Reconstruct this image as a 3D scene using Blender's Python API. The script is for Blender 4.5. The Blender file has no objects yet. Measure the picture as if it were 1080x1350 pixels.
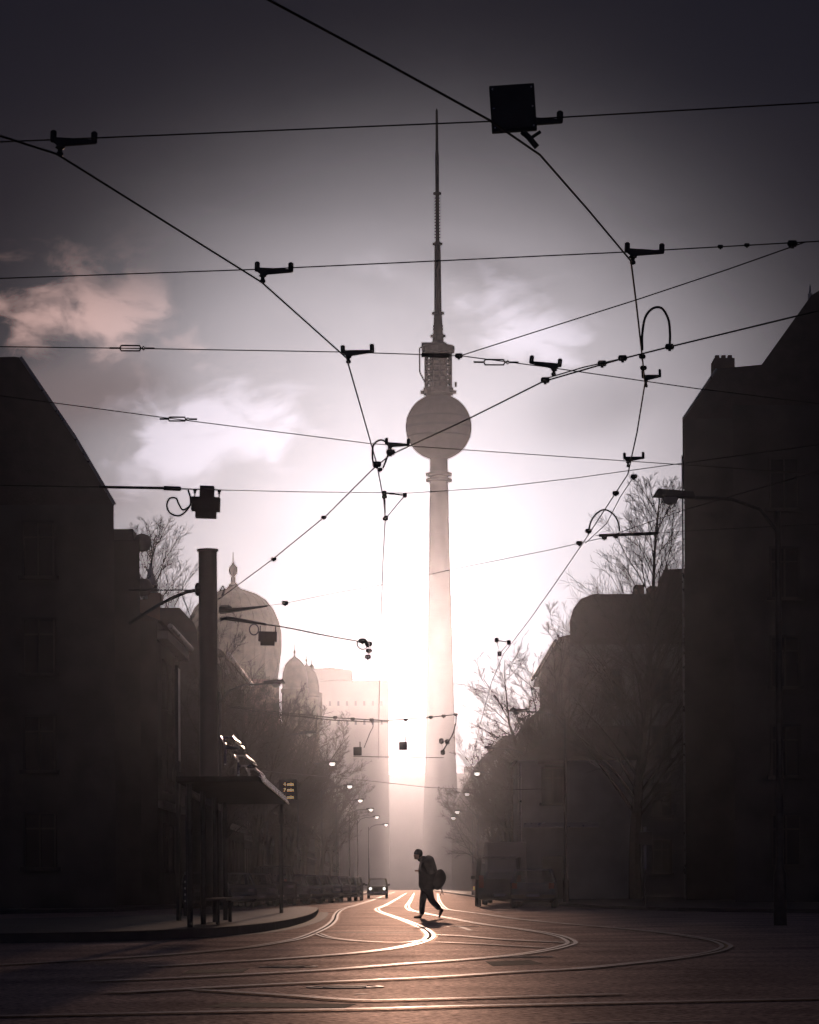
import bpy, bmesh, math, random
from mathutils import Vector, Matrix
R = math.radians
S = bpy.context.scene
COL = S.collection
EXPO = -3.0
GAIN = 2 ** (-EXPO)

# ------------------------------------------------------------------ camera model
F = 4096.0            # focal length in photo pixels (1080 wide)
CH = 0.79             # camera height
HY = 1170.0           # eye level row
ROLL = 0.006

def P(px, py, D):
    """point at distance D along the street seen at photo pixel px, py"""
    a, b = px - 540.0, HY - py
    return Vector(((a + b * ROLL) * D / F, D, CH + (b - a * ROLL) * D / F))

def PZ(px, py, z):
    """point at height z seen at photo pixel"""
    a, b = px - 540.0, HY - py
    return P(px, py, (z - CH) * F / (b - a * ROLL))

def G(px, py, z=0.0):
    return PZ(px, py, z)

# ------------------------------------------------------------------ mesh builder
class MB:
    def __init__(s):
        s.v, s.f, s.m = [], [], []
        s.mi = 0
    def add(s, vs, fs):
        o = len(s.v)
        s.v += [tuple(p) for p in vs]
        s.f += [tuple(i + o for i in f) for f in fs]
        s.m += [s.mi] * len(fs)
        return s
    def box(s, c, d):
        x, y, z = c; a, b, h = d[0] / 2, d[1] / 2, d[2] / 2
        vs = [(x + i * a, y + j * b, z + k * h) for k in (-1, 1) for j in (-1, 1) for i in (-1, 1)]
        return s.add(vs, [(0, 2, 3, 1), (4, 5, 7, 6), (0, 1, 5, 4), (2, 6, 7, 3), (0, 4, 6, 2), (1, 3, 7, 5)])
    def bb(s, x0, x1, y0, y1, z0, z1):
        return s.box(((x0 + x1) / 2, (y0 + y1) / 2, (z0 + z1) / 2), (abs(x1 - x0), abs(y1 - y0), abs(z1 - z0)))
    def tube(s, pts, r, n=6, cap=True):
        pts = [Vector(p) for p in pts]
        if not isinstance(r, (list, tuple)): r = [r] * len(pts)
        vs, fs = [], []
        t0 = (pts[1] - pts[0]).normalized()
        ref = Vector((0, 0, 1)) if abs(t0.z) < .9 else Vector((1, 0, 0))
        u = t0.cross(ref).normalized()
        for i, p in enumerate(pts):
            if i == 0: t = t0
            elif i == len(pts) - 1: t = (pts[i] - pts[i - 1]).normalized()
            else: t = ((pts[i + 1] - p).normalized() + (p - pts[i - 1]).normalized())
            if t.length < 1e-6: t = t0
            t.normalize()
            u = (u - t * u.dot(t))
            if u.length < 1e-5: u = t.orthogonal()
            u.normalize(); w = t.cross(u)
            for k in range(n):
                a = 2 * math.pi * k / n
                vs.append(p + (u * math.cos(a) + w * math.sin(a)) * r[i])
        for i in range(len(pts) - 1):
            for k in range(n):
                a, b = i * n + k, i * n + (k + 1) % n
                fs.append((a, b, b + n, a + n))
        if cap and n > 2:
            fs.append(tuple(range(n - 1, -1, -1))); fs.append(tuple(range((len(pts) - 1) * n, len(pts) * n)))
        return s.add(vs, fs)
    def lathe(s, prof, c=(0, 0, 0), n=24, axis='z'):
        vs, fs = [], []
        for r, z in prof:
            for k in range(n):
                a = 2 * math.pi * k / n
                if axis == 'z': vs.append((c[0] + r * math.cos(a), c[1] + r * math.sin(a), c[2] + z))
                elif axis == 'x': vs.append((c[0] + z, c[1] + r * math.cos(a), c[2] + r * math.sin(a)))
                else: vs.append((c[0] + r * math.cos(a), c[1] + z, c[2] - r * math.sin(a)))
        for i in range(len(prof) - 1):
            for k in range(n):
                a, b = i * n + k, i * n + (k + 1) % n
                fs.append((a, b, b + n, a + n))
        fs.append(tuple(range(n - 1, -1, -1))); fs.append(tuple(range((len(prof) - 1) * n, len(prof) * n)))
        return s.add(vs, fs)
    def prism(s, poly, y0, y1):
        """polygon in xz (counter clockwise seen from -y) extruded along y"""
        n = len(poly)
        vs = [(x, y0, z) for x, z in poly] + [(x, y1, z) for x, z in poly]
        fs = [tuple(range(n)), tuple(range(2 * n - 1, n - 1, -1))]
        for i in range(n):
            j = (i + 1) % n
            fs.append((i, i + n, j + n, j))
        return s.add(vs, fs)
    def slab(s, poly, z0, z1):
        n = len(poly)
        vs = [(x, y, z0) for x, y in poly] + [(x, y, z1) for x, y in poly]
        fs = [tuple(range(n - 1, -1, -1)), tuple(range(n, 2 * n))]
        for i in range(n):
            j = (i + 1) % n
            fs.append((i, j, j + n, i + n))
        return s.add(vs, fs)
    def strip(s, pts, a, b, z):
        """flat ribbon between lateral offsets a and b along ground points"""
        vs, fs = [], []
        for i, p in enumerate(pts):
            q0 = pts[max(0, i - 1)]; q1 = pts[min(len(pts) - 1, i + 1)]
            t = Vector((q1[0] - q0[0], q1[1] - q0[1]))
            if t.length < 1e-6: t = Vector((1, 0))
            t.normalize(); nx, ny = -t.y, t.x
            vs += [(p[0] + nx * a, p[1] + ny * a, z), (p[0] + nx * b, p[1] + ny * b, z)]
        for i in range(len(pts) - 1):
            fs.append((2 * i, 2 * i + 2, 2 * i + 3, 2 * i + 1) if a > b else (2 * i + 1, 2 * i + 3, 2 * i + 2, 2 * i))
        return s.add(vs, fs)
    def mesh(s, name, mats, smooth=False, bevel=0):
        me = bpy.data.meshes.new(name)
        me.from_pydata(s.v, [], s.f)
        for m in (mats if isinstance(mats, (list, tuple)) else [mats]): me.materials.append(m)
        me.polygons.foreach_set('material_index', s.m)
        bm = bmesh.new(); bm.from_mesh(me)
        bmesh.ops.recalc_face_normals(bm, faces=bm.faces)
        if bevel:
            bmesh.ops.bevel(bm, geom=[e for e in bm.edges if len(e.link_faces) == 2 and e.calc_face_angle(0) > .6], offset=bevel, segments=2, affect='EDGES', profile=.6)
        bm.to_mesh(me); bm.free()
        if smooth:
            me.polygons.foreach_set('use_smooth', [True] * len(me.polygons))
            try: me.set_sharp_from_angle(angle=R(40))
            except Exception: pass
        me.update()
        return me
    def build(s, name, mats, parent=None, smooth=False, bevel=0, loc=(0, 0, 0)):
        o = bpy.data.objects.new(name, s.mesh(name, mats, smooth, bevel))
        o.location = loc
        COL.objects.link(o)
        if parent: o.parent = parent
        return o

def tag(o, label=None, cat=None, group=None, kind=None):
    if label: o['label'] = label
    if cat: o['category'] = cat
    if group: o['group'] = group
    if kind: o['kind'] = kind
    return o

def empty(name, loc, label, cat, group=None, rz=0):
    o = bpy.data.objects.new(name, None)
    o.location = loc; o.rotation_euler = (0, 0, rz); o.empty_display_size = .2
    COL.objects.link(o)
    return tag(o, label, cat, group)

def kids(o): return [c for c in bpy.data.objects if c.parent == o]
def copy_tree(o, parent=None, tree=None):
    c = o.copy(); COL.objects.link(c)
    if parent: c.parent = parent
    for ch in kids(o): copy_tree(ch, c)
    return c
def dup(o, loc, label, rz=None, scale=None, group=None):
    c = copy_tree(o); c.location = loc; c['label'] = label
    if rz is not None: c.rotation_euler = (0, 0, rz)
    if scale is not None: c.scale = scale
    if group: c['group'] = group
    return c

def catmull(pts, k=8):
    pts = [Vector(p) for p in pts]
    P_ = [pts[0] * 2 - pts[1]] + pts + [pts[-1] * 2 - pts[-2]]
    out = []
    for i in range(1, len(P_) - 2):
        a, b, c, d = P_[i - 1:i + 3]
        # centripetal parametrisation
        def tj(ti, p, q): return ti + max((q - p).length, 1e-4) ** .5
        t0 = 0; t1 = tj(t0, a, b); t2 = tj(t1, b, c); t3 = tj(t2, c, d)
        for j in range(k):
            t = t1 + (t2 - t1) * j / k
            A1 = a * ((t1 - t) / (t1 - t0)) + b * ((t - t0) / (t1 - t0))
            A2 = b * ((t2 - t) / (t2 - t1)) + c * ((t - t1) / (t2 - t1))
            A3 = c * ((t3 - t) / (t3 - t2)) + d * ((t - t2) / (t3 - t2))
            B1 = A1 * ((t2 - t) / (t2 - t0)) + A2 * ((t - t0) / (t2 - t0))
            B2 = A2 * ((t3 - t) / (t3 - t1)) + A3 * ((t - t1) / (t3 - t1))
            out.append(B1 * ((t2 - t) / (t2 - t1)) + B2 * ((t - t1) / (t2 - t1)))
    out.append(pts[-1])
    return out

# ------------------------------------------------------------------ materials
def mat(name, col, rough=.7, metal=0, noise=0, nscale=3, bump=0, bscale=20, spec=.5, trans=0, emit=None, estr=0, rvar=0, coat=0, tint=None):
    m = bpy.data.materials.new(name); m.use_nodes = True
    nt = m.node_tree; b = nt.nodes['Principled BSDF']
    b.inputs['Base Color'].default_value = (*col, 1)
    b.inputs['Roughness'].default_value = rough
    b.inputs['Metallic'].default_value = metal
    b.inputs['Specular IOR Level'].default_value = spec
    if tint: b.inputs['Specular Tint'].default_value = (*tint, 1)
    if trans: b.inputs['Transmission Weight'].default_value = trans
    if coat: b.inputs['Coat Weight'].default_value = coat
    if emit:
        b.inputs['Emission Color'].default_value = (*emit, 1); b.inputs['Emission Strength'].default_value = estr
    if noise or bump or rvar:
        tc = nt.nodes.new('ShaderNodeTexCoord')
        if noise or rvar:
            n = nt.nodes.new('ShaderNodeTexNoise'); n.inputs['Scale'].default_value = nscale; n.inputs['Detail'].default_value = 6
            nt.links.new(tc.outputs['Object'], n.inputs['Vector'])
        if noise:
            r = nt.nodes.new('ShaderNodeMapRange')
            r.inputs['From Min'].default_value = .3; r.inputs['From Max'].default_value = .7
            r.inputs['To Min'].default_value = 1 - noise; r.inputs['To Max'].default_value = 1 + noise
            nt.links.new(n.outputs['Fac'], r.inputs['Value'])
            mx = nt.nodes.new('ShaderNodeVectorMath'); mx.operation = 'SCALE'
            mx.inputs[0].default_value = col
            nt.links.new(r.outputs[0], mx.inputs['Scale']); nt.links.new(mx.outputs[0], b.inputs['Base Color'])
        if rvar:
            r2 = nt.nodes.new('ShaderNodeMapRange')
            r2.inputs['From Min'].default_value = .3; r2.inputs['From Max'].default_value = .7
            r2.inputs['To Min'].default_value = rough - rvar; r2.inputs['To Max'].default_value = rough + rvar
            nt.links.new(n.outputs['Fac'], r2.inputs['Value']); nt.links.new(r2.outputs[0], b.inputs['Roughness'])
        if bump:
            n2 = nt.nodes.new('ShaderNodeTexNoise'); n2.inputs['Scale'].default_value = bscale; n2.inputs['Detail'].default_value = 3
            nt.links.new(tc.outputs['Object'], n2.inputs['Vector'])
            bp = nt.nodes.new('ShaderNodeBump'); bp.inputs['Strength'].default_value = bump; bp.inputs['Distance'].default_value = .02
            nt.links.new(n2.outputs['Fac'], bp.inputs['Height']); nt.links.new(bp.outputs[0], b.inputs['Normal'])
    return m

M = {}
def tarmat(name, base, sheen, rough, lo, hi, bump=.5):
    """worn tar: matt pits and binder between brownish polished stones"""
    m = bpy.data.materials.new(name); m.use_nodes = True; t = m.node_tree
    for n in list(t.nodes): t.nodes.remove(n)
    N = t.nodes.new; Lk = t.links.new
    tc = N('ShaderNodeTexCoord')
    fine = N('ShaderNodeTexNoise'); fine.inputs['Scale'].default_value = 16; fine.inputs['Detail'].default_value = 4; fine.inputs['Roughness'].default_value = .7
    wide = N('ShaderNodeTexNoise'); wide.inputs['Scale'].default_value = .55; wide.inputs['Detail'].default_value = 5
    Lk(tc.outputs['Object'], fine.inputs['Vector']); Lk(tc.outputs['Object'], wide.inputs['Vector'])
    a = N('ShaderNodeMapRange'); a.inputs['From Min'].default_value = .36; a.inputs['From Max'].default_value = .66; a.inputs['To Min'].default_value = lo; a.inputs['To Max'].default_value = hi
    Lk(fine.outputs['Fac'], a.inputs['Value'])
    b = N('ShaderNodeMapRange'); b.inputs['From Min'].default_value = .3; b.inputs['From Max'].default_value = .7; b.inputs['To Min'].default_value = .65; b.inputs['To Max'].default_value = 1.35
    Lk(wide.outputs['Fac'], b.inputs['Value'])
    mu = N('ShaderNodeMath'); mu.operation = 'MULTIPLY'; Lk(a.outputs[0], mu.inputs[0]); Lk(b.outputs[0], mu.inputs[1])
    fr = N('ShaderNodeFresnel'); fr.inputs['IOR'].default_value = 1.45
    bp = N('ShaderNodeBump'); bp.inputs['Strength'].default_value = bump; bp.inputs['Distance'].default_value = .02; Lk(fine.outputs['Fac'], bp.inputs['Height'])
    m2 = N('ShaderNodeMath'); m2.operation = 'MULTIPLY'; m2.use_clamp = True; Lk(mu.outputs[0], m2.inputs[0]); Lk(fr.outputs[0], m2.inputs[1])
    d = N('ShaderNodeBsdfDiffuse'); sc_ = N('ShaderNodeVectorMath'); sc_.operation = 'SCALE'; sc_.inputs[0].default_value = base; Lk(b.outputs[0], sc_.inputs['Scale']); Lk(sc_.outputs[0], d.inputs['Color'])
    g = N('ShaderNodeBsdfGlossy'); g.inputs['Color'].default_value = (*sheen, 1); g.inputs['Roughness'].default_value = rough
    Lk(bp.outputs[0], d.inputs['Normal']); Lk(bp.outputs[0], g.inputs['Normal'])
    mx = N('ShaderNodeMixShader'); Lk(m2.outputs[0], mx.inputs[0]); Lk(d.outputs[0], mx.inputs[1]); Lk(g.outputs[0], mx.inputs[2])
    o = N('ShaderNodeOutputMaterial'); Lk(mx.outputs[0], o.inputs[0])
    return m
M['asphalt'] = tarmat('asphalt', (.055, .044, .038), (.98, .82, .76), .51, .16, 1.05)
M['earth'] = mat('earth', (.06, .055, .05), .9, noise=.3)
M['patch'] = mat('asphalt_patch', (.03, .025, .022), .72, noise=.3, nscale=4, bump=.6, bscale=18, spec=.25)
M['iron'] = mat('cast_iron', (.12, .10, .09), .45, metal=.8, rvar=.1)
M['paving'] = mat('paving', (.10, .095, .09), .5, noise=.25, nscale=2, bump=.3, bscale=8, rvar=.1)
M['kerb'] = mat('kerb_stone', (.16, .155, .15), .6, noise=.2)
M['bed'] = tarmat('rail_bed', (.05, .042, .038), (.95, .76, .67), .44, .25, .95, .3)
M['rail'] = mat('rail_steel', (.70, .66, .63), .42, metal=1, rvar=.05, nscale=3)
M['groove'] = mat('groove', (.008, .008, .008), .9)
M['paint'] = mat('road_paint', (.6, .58, .55), .5, noise=.3, nscale=6)
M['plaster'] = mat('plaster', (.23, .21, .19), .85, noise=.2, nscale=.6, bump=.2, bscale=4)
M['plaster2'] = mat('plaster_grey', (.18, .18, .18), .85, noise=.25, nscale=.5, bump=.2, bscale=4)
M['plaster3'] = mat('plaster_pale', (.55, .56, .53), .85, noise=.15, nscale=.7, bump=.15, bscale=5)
M['darkplaster'] = mat('plaster_dark', (.09, .085, .08), .9, noise=.3, nscale=.6, bump=.2, bscale=4, spec=.2)  # base darkened below plaster tone so the backlit near walls read black
M['brick'] = mat('brick', (.20, .12, .09), .85, noise=.25, nscale=1.5, bump=.3, bscale=12)
M['concrete'] = mat('concrete', (.28, .27, .26), .9, noise=.1, nscale=.1, spec=.1)
M['roof'] = mat('roof_tile', (.07, .055, .05), .7, noise=.2, nscale=2, bump=.4, bscale=9)
M['zinc'] = mat('zinc', (.4, .4, .42), .32, metal=.9, rvar=.1)
M['trim'] = mat('stone_trim', (.30, .28, .26), .7, noise=.15)
M['frame'] = mat('window_frame', (.075, .07, .068), .9, spec=.1)
M['pane'] = mat('window_pane', (.02, .022, .025), .35, spec=.15)
M['darkmetal'] = mat('dark_metal', (.05, .05, .052), .5, metal=.6, noise=.2, nscale=8)
M['wire'] = mat('wire_copper', (.05, .045, .04), .55, metal=.5)
M['box'] = mat('box_black', (.025, .025, .028), .6, noise=.2, nscale=10)
M['felt'] = mat('roof_felt', (.02, .02, .02), .95, spec=.03, noise=.3)
M['plate_metal'] = mat('polished_edge', (.5, .5, .5), .33, metal=1)
M['mast'] = mat('mast_paint', (.02, .02, .022), .38, spec=.5, noise=.2, nscale=3)
M['galv'] = mat('galvanised', (.45, .45, .46), .28, metal=1, rvar=.08, nscale=6)
M['bark'] = mat('bark', (.055, .045, .036), .9, noise=.3, nscale=4, bump=.5, bscale=12)
M['twig'] = mat('twig', (.05, .042, .035), .85)
M['rubber'] = mat('rubber', (.015, .015, .015), .8)
M['chrome'] = mat('chrome', (.6, .6, .6), .18, metal=1)
M['black'] = mat('car_trim', (.02, .02, .02), .5)
M['plate'] = mat('number_plate', (.7, .7, .68), .5)
M['lampglint'] = mat('lamp_glass_glint', (.7, .7, .68), .3, emit=(1, .93, .88), estr=3.2 * GAIN)  # emission stands in for the sun's glint on the far lamp lenses
M['lampoff'] = mat('lamp_glass_off', (.55, .55, .52), .25, spec=.6)
M['headlight'] = mat('headlight', (.8, .8, .8), .15, emit=(1, .95, .9), estr=2.2 * GAIN)
M['headglass'] = mat('headlight_off', (.5, .5, .52), .12, spec=.6)
M['tail'] = mat('tail_light', (.22, .03, .01), .25)
M['amber'] = mat('amber_light', (.8, .3, .06), .25, emit=(1, .5, .2), estr=.5 * GAIN)
M['led'] = mat('amber_led', (.6, .35, .1), .5, emit=(1, .66, .32), estr=.85 * GAIN)
M['skin'] = mat('skin', (.35, .21, .16), .55)
M['jacket'] = mat('jacket_cloth', (.03, .028, .03), .8, noise=.25, nscale=12, bump=.4, bscale=14)
M['trousers'] = mat('trouser_cloth', (.035, .035, .045), .85, noise=.2, nscale=14, bump=.3, bscale=16)
M['bagcloth'] = mat('bag_cloth', (.028, .026, .026), .7, noise=.25, nscale=10, bump=.4, bscale=10)
M['leather'] = mat('shoe_leather', (.03, .022, .018), .5)
M['hair'] = mat('hair', (.02, .015, .012), .7)
def carpaint(n, c): return mat(n, c, .28, metal=.2, coat=.6)
M['car_grey'] = carpaint('car_grey', (.16, .165, .17)); M['car_blue'] = carpaint('car_blue', (.03, .045, .09))
M['car_black'] = carpaint('car_black', (.015, .015, .017)); M['car_white'] = carpaint('car_white', (.5, .5, .48))
M['car_red'] = carpaint('car_red', (.16, .02, .018)); M['car_green'] = carpaint('car_olive', (.17, .16, .09))
M['bus'] = carpaint('truck_box', (.22, .21, .20))
# see-through car glass
def glassmat(name, tint, fac):
    m = bpy.data.materials.new(name); m.use_nodes = True; nt = m.node_tree
    for n in list(nt.nodes): nt.nodes.remove(n)
    o = nt.nodes.new('ShaderNodeOutputMaterial'); mx = nt.nodes.new('ShaderNodeMixShader')
    t = nt.nodes.new('ShaderNodeBsdfTransparent'); t.inputs[0].default_value = (*tint, 1)
    g = nt.nodes.new('ShaderNodeBsdfGlossy'); g.inputs['Roughness'].default_value = .08
    mx.inputs[0].default_value = fac
    nt.links.new(t.outputs[0], mx.inputs[1]); nt.links.new(g.outputs[0], mx.inputs[2]); nt.links.new(mx.outputs[0], o.inputs[0])
    return m
M['glass'] = glassmat('car_glass', (.86, .88, .88), .08)
M['clearglass'] = glassmat('shelter_glass', (.5, .52, .52), .12)
# dome: gilded ribs over grey, tower shaft formwork lines are noise only
M['dome'] = mat('dome_metal', (.20, .18, .12), .55, metal=.3, noise=.25, nscale=.8)
M['sphere'] = mat('sphere_steel', (.22, .22, .22), .7, metal=.2, noise=.1, nscale=.3, spec=.2)
M['sphere2'] = mat('sphere_glazing', (.17, .17, .18), .6, spec=.2)
M['antenna'] = mat('antenna_paint', (.06, .045, .045), .9, spec=.1)

# ------------------------------------------------------------------ camera, light, world, haze
cam = bpy.data.objects.new('camera', bpy.data.cameras.new('camera')); COL.objects.link(cam)
rx = Vector((1, 0, -ROLL)).normalized(); uy = Vector((ROLL, 0, 1)).normalized(); bz = Vector((0, -1, 0))
mw = Matrix((rx, uy, bz)).transposed().to_4x4(); mw.translation = Vector((0, 0, CH))
cam.matrix_world = mw
cd = cam.data; cd.sensor_fit = 'HORIZONTAL'; cd.sensor_width = 36; cd.lens = 36 * F / 1080
cd.shift_x = 0; cd.shift_y = (HY - 675) / 1080; cd.clip_start = .1; cd.clip_end = 6000
S.camera = cam

SUN_EL = math.atan((HY - 832) / F); SUN_AZ = 0.0     # straight up the street
sd = Vector((math.sin(SUN_AZ) * math.cos(SUN_EL), math.cos(SUN_AZ) * math.cos(SUN_EL), math.sin(SUN_EL)))
sun = bpy.data.objects.new('sun', bpy.data.lights.new('sun', 'SUN')); COL.objects.link(sun)
sun.data.energy = 2.4; sun.data.angle = R(.5); sun.data.color = (1, .63, .46)
sun.rotation_euler = (-sd).to_track_quat('-Z', 'Y').to_euler()

W = bpy.data.worlds.new('World'); S.world = W; W.use_nodes = True
nt = W.node_tree
for n in list(nt.nodes): nt.nodes.remove(n)
def nd(t, **k):
    n = nt.nodes.new(t)
    for a, b in k.items(): setattr(n, a, b)
    return n
def mth(op, a, b=None, c=None, clamp=False):
    n = nd('ShaderNodeMath', operation=op); n.use_clamp = clamp
    for i, v in enumerate((a, b, c)):
        if v is None: continue
        if isinstance(v, (int, float)): n.inputs[i].default_value = v
        else: nt.links.new(v, n.inputs[i])
    return n.outputs[0]
def vmul(col, f):
    n = nd('ShaderNodeVectorMath', operation='SCALE')
    if isinstance(col, tuple): n.inputs[0].default_value = col
    else: nt.links.new(col, n.inputs[0])
    if isinstance(f, (int, float)): n.inputs['Scale'].default_value = f
    else: nt.links.new(f, n.inputs['Scale'])
    return n.outputs[0]
def vadd(a, b):
    n = nd('ShaderNodeVectorMath', operation='ADD'); nt.links.new(a, n.inputs[0]); nt.links.new(b, n.inputs[1]); return n.outputs[0]
def vmix(f, a, b):
    n = nd('ShaderNodeMix', data_type='RGBA'); nt.links.new(f, n.inputs[0])
    for v, i in ((a, 6), (b, 7)):
        if isinstance(v, tuple): n.inputs[i].default_value = (*v, 1)
        else: nt.links.new(v, n.inputs[i])
    return n.outputs[2]
tc = nd('ShaderNodeTexCoord'); gen = tc.outputs['Generated']
dt = nd('ShaderNodeVectorMath', operation='DOT_PRODUCT'); nt.links.new(gen, dt.inputs[0])
gl = Vector(((560 - 540) / F, 1, (HY - 755) / F)).normalized()
dt.inputs[1].default_value = gl
r2 = mth('MULTIPLY', mth('SUBTRACT', 1.0, dt.outputs['Value']), 2.0)
def gauss(s2): return mth('EXPONENT', mth('DIVIDE', mth('MULTIPLY', r2, -1.0), s2))
sx = nd('ShaderNodeSeparateXYZ'); nt.links.new(gen, sx.inputs[0])
yy = mth('MAXIMUM', sx.outputs['Y'], .08)
uu = mth('DIVIDE', sx.outputs['X'], yy); vv = mth('DIVIDE', sx.outputs['Z'], yy)
def blob(px, py, a, b, rot=0):
    u0, v0 = (px - 540) / F, (HY - py) / F
    du = mth('SUBTRACT', uu, u0); dv = mth('SUBTRACT', vv, v0)
    if rot:
        c, s_ = math.cos(rot), math.sin(rot)
        du, dv = mth('ADD', mth('MULTIPLY', du, c), mth('MULTIPLY', dv, s_)), mth('SUBTRACT', mth('MULTIPLY', dv, c), mth('MULTIPLY', du, s_))
    e = mth('ADD', mth('POWER', mth('DIVIDE', du, a / F), 2.0), mth('POWER', mth('DIVIDE', dv, b / F), 2.0))
    return mth('EXPONENT', mth('MULTIPLY', e, -1.0))
cv = nd('ShaderNodeCombineXYZ'); nt.links.new(uu, cv.inputs[0]); nt.links.new(mth('MULTIPLY', vv, 1.7), cv.inputs[1])
def fbm(scale, detail, off, dist=.4):
    mp = nd('ShaderNodeMapping'); mp.inputs['Location'].default_value = off
    nt.links.new(cv.outputs[0], mp.inputs[0])
    n = nd('ShaderNodeTexNoise'); n.inputs['Scale'].default_value = scale; n.inputs['Detail'].default_value = detail
    n.inputs['Roughness'].default_value = .55; n.inputs['Distortion'].default_value = dist
    nt.links.new(mp.outputs[0], n.inputs['Vector']); return n.outputs['Fac']
def sstep(x, lo, hi):
    n = nd('ShaderNodeMapRange', interpolation_type='SMOOTHSTEP')
    nt.links.new(x, n.inputs['Value']); n.inputs['From Min'].default_value = lo; n.inputs['From Max'].default_value = hi
    return n.outputs[0]
cl1 = fbm(30, 9, (3.1, 1.7, 0), .9); cl2 = fbm(13, 6, (7.4, 2.2, 0), .6)
cl3 = mth('ADD', mth('MULTIPLY', fbm(17, 8, (1.3, 5.1, 0), .3), .6), mth('MULTIPLY', fbm(48, 7, (4.2, .7, 0), .5), .4))
# cloud banks: pinkish shreds far left, bright heap behind the left roofs, bright bank right of the tower
left = blob(85, 420, 150, 48, -.12); heap = mth('MINIMUM', mth('ADD', blob(245, 585, 120, 58, .12), blob(330, 560, 110, 60)), 1.0); bank = blob(690, 440, 130, 50, -.38)
dark = mth('MINIMUM', mth('ADD', blob(130, 520, 190, 60), blob(205, 668, 130, 52)), 1.0)
dark2 = mth('MINIMUM', mth('ADD', blob(800, 540, 150, 60, .2), blob(640, 355, 140, 40, -.3)), 1.0)
def ragged(mask, amp, lo, hi): return sstep(mth('ADD', mask, mth('MULTIPLY', mth('SUBTRACT', cl3, .5), amp)), lo, hi)
hb = mth('MINIMUM', mth('ADD', heap, bank), 1.0)
cm1 = ragged(left, 6.0, .25, 1.1)
cm2 = ragged(hb, 5.2, .35, 1.0)
cm3 = sstep(mth('ADD', cl2, mth('MULTIPLY', dark, .30)), .52, .86)
cm4 = sstep(mth('ADD', cl2, mth('MULTIPLY', dark2, .30)), .56, .90)
wide = mth('EXPONENT', mth('MULTIPLY', mth('POWER', mth('MAXIMUM', mth('DIVIDE', r2, .0115), 1e-5), 1.7), -1.0))
base = vadd(vmul((.82, .75, .80), wide), vadd(vmul((.010, .0095, .011), gauss(.03)), vmul((.84, .86, 1.02), mth('MULTIPLY', gauss(.0012), .40))))
base = vmul(base, mth('ADD', .72, mth('MULTIPLY', cl2, .56)))
base = vmix(mth('MULTIPLY', mth('MULTIPLY', cm3, dark), .85), base, (.17, .13, .13))
base = vmul(base, mth('SUBTRACT', 1.0, mth('MULTIPLY', mth('MULTIPLY', cm4, dark2), .28)))
base = vadd(base, vmul((.50, .31, .27), mth('MULTIPLY', cm1, mth('POWER', left, .5))))
base = vadd(base, vmul((.34, .31, .37), mth('MULTIPLY', cm2, mth('POWER', hb, .6))))
amb = vmul((.0070, .0068, .0125), 1.0)
base = vadd(base, amb)
base = vadd(base, vmul((.014, .015, .030), mth('MULTIPLY', mth('MAXIMUM', mth('MULTIPLY', sx.outputs['Y'], -1.0), 0.0), 1.0)))
bg1 = nd('ShaderNodeBackground'); nt.links.new(base, bg1.inputs[0]); bg1.inputs[1].default_value = GAIN
sky = nd('ShaderNodeTexSky', sky_type='NISHITA'); sky.sun_disc = False; sky.sun_elevation = SUN_EL; sky.sun_rotation = SUN_AZ
sky.air_density = 1.0; sky.dust_density = 2.0
bg2 = nd('ShaderNodeBackground'); nt.links.new(sky.outputs[0], bg2.inputs[0]); bg2.inputs[1].default_value = .05
# storm cloud lets a tenth of the clear sky through
mxs = nd('ShaderNodeMixShader'); mxs.inputs[0].default_value = .01
nt.links.new(bg1.outputs[0], mxs.inputs[1]); nt.links.new(bg2.outputs[0], mxs.inputs[2])
wo = nd('ShaderNodeOutputWorld'); nt.links.new(mxs.outputs[0], wo.inputs[0])

hm = bpy.data.materials.new('haze_air'); hm.use_nodes = True
for n in list(hm.node_tree.nodes): hm.node_tree.nodes.remove(n)
ho = hm.node_tree.nodes.new('ShaderNodeOutputMaterial'); hv = hm.node_tree.nodes.new('ShaderNodeVolumePrincipled')
hv.inputs['Color'].default_value = (.71, .80, .96, 1); hv.inputs['Density'].default_value = .000158; hv.inputs['Anisotropy'].default_value = .955
hm.node_tree.links.new(hv.outputs[0], ho.inputs['Volume'])
# a low layer over the streets that steps up round the tower at its far end
hz = MB()
hp_ = [(-80, -1.5), (2500, -1.5), (2500, 97), (1532, 97), (1532, 378), (1478, 378), (1478, 97), (1288, 97), (1288, 51.5), (-80, 51.5)]
nh = len(hp_)
hz.add([(-720, y, z) for y, z in hp_] + [(720, y, z) for y, z in hp_], [tuple(range(nh)), tuple(range(2 * nh - 1, nh - 1, -1))] + [(i, i + nh, (i + 1) % nh + nh, (i + 1) % nh) for i in range(nh)])
hz = hz.build('haze', hm); tag(hz, 'pale morning haze filling the street and the air before the tower', 'haze', kind='stuff')

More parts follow.
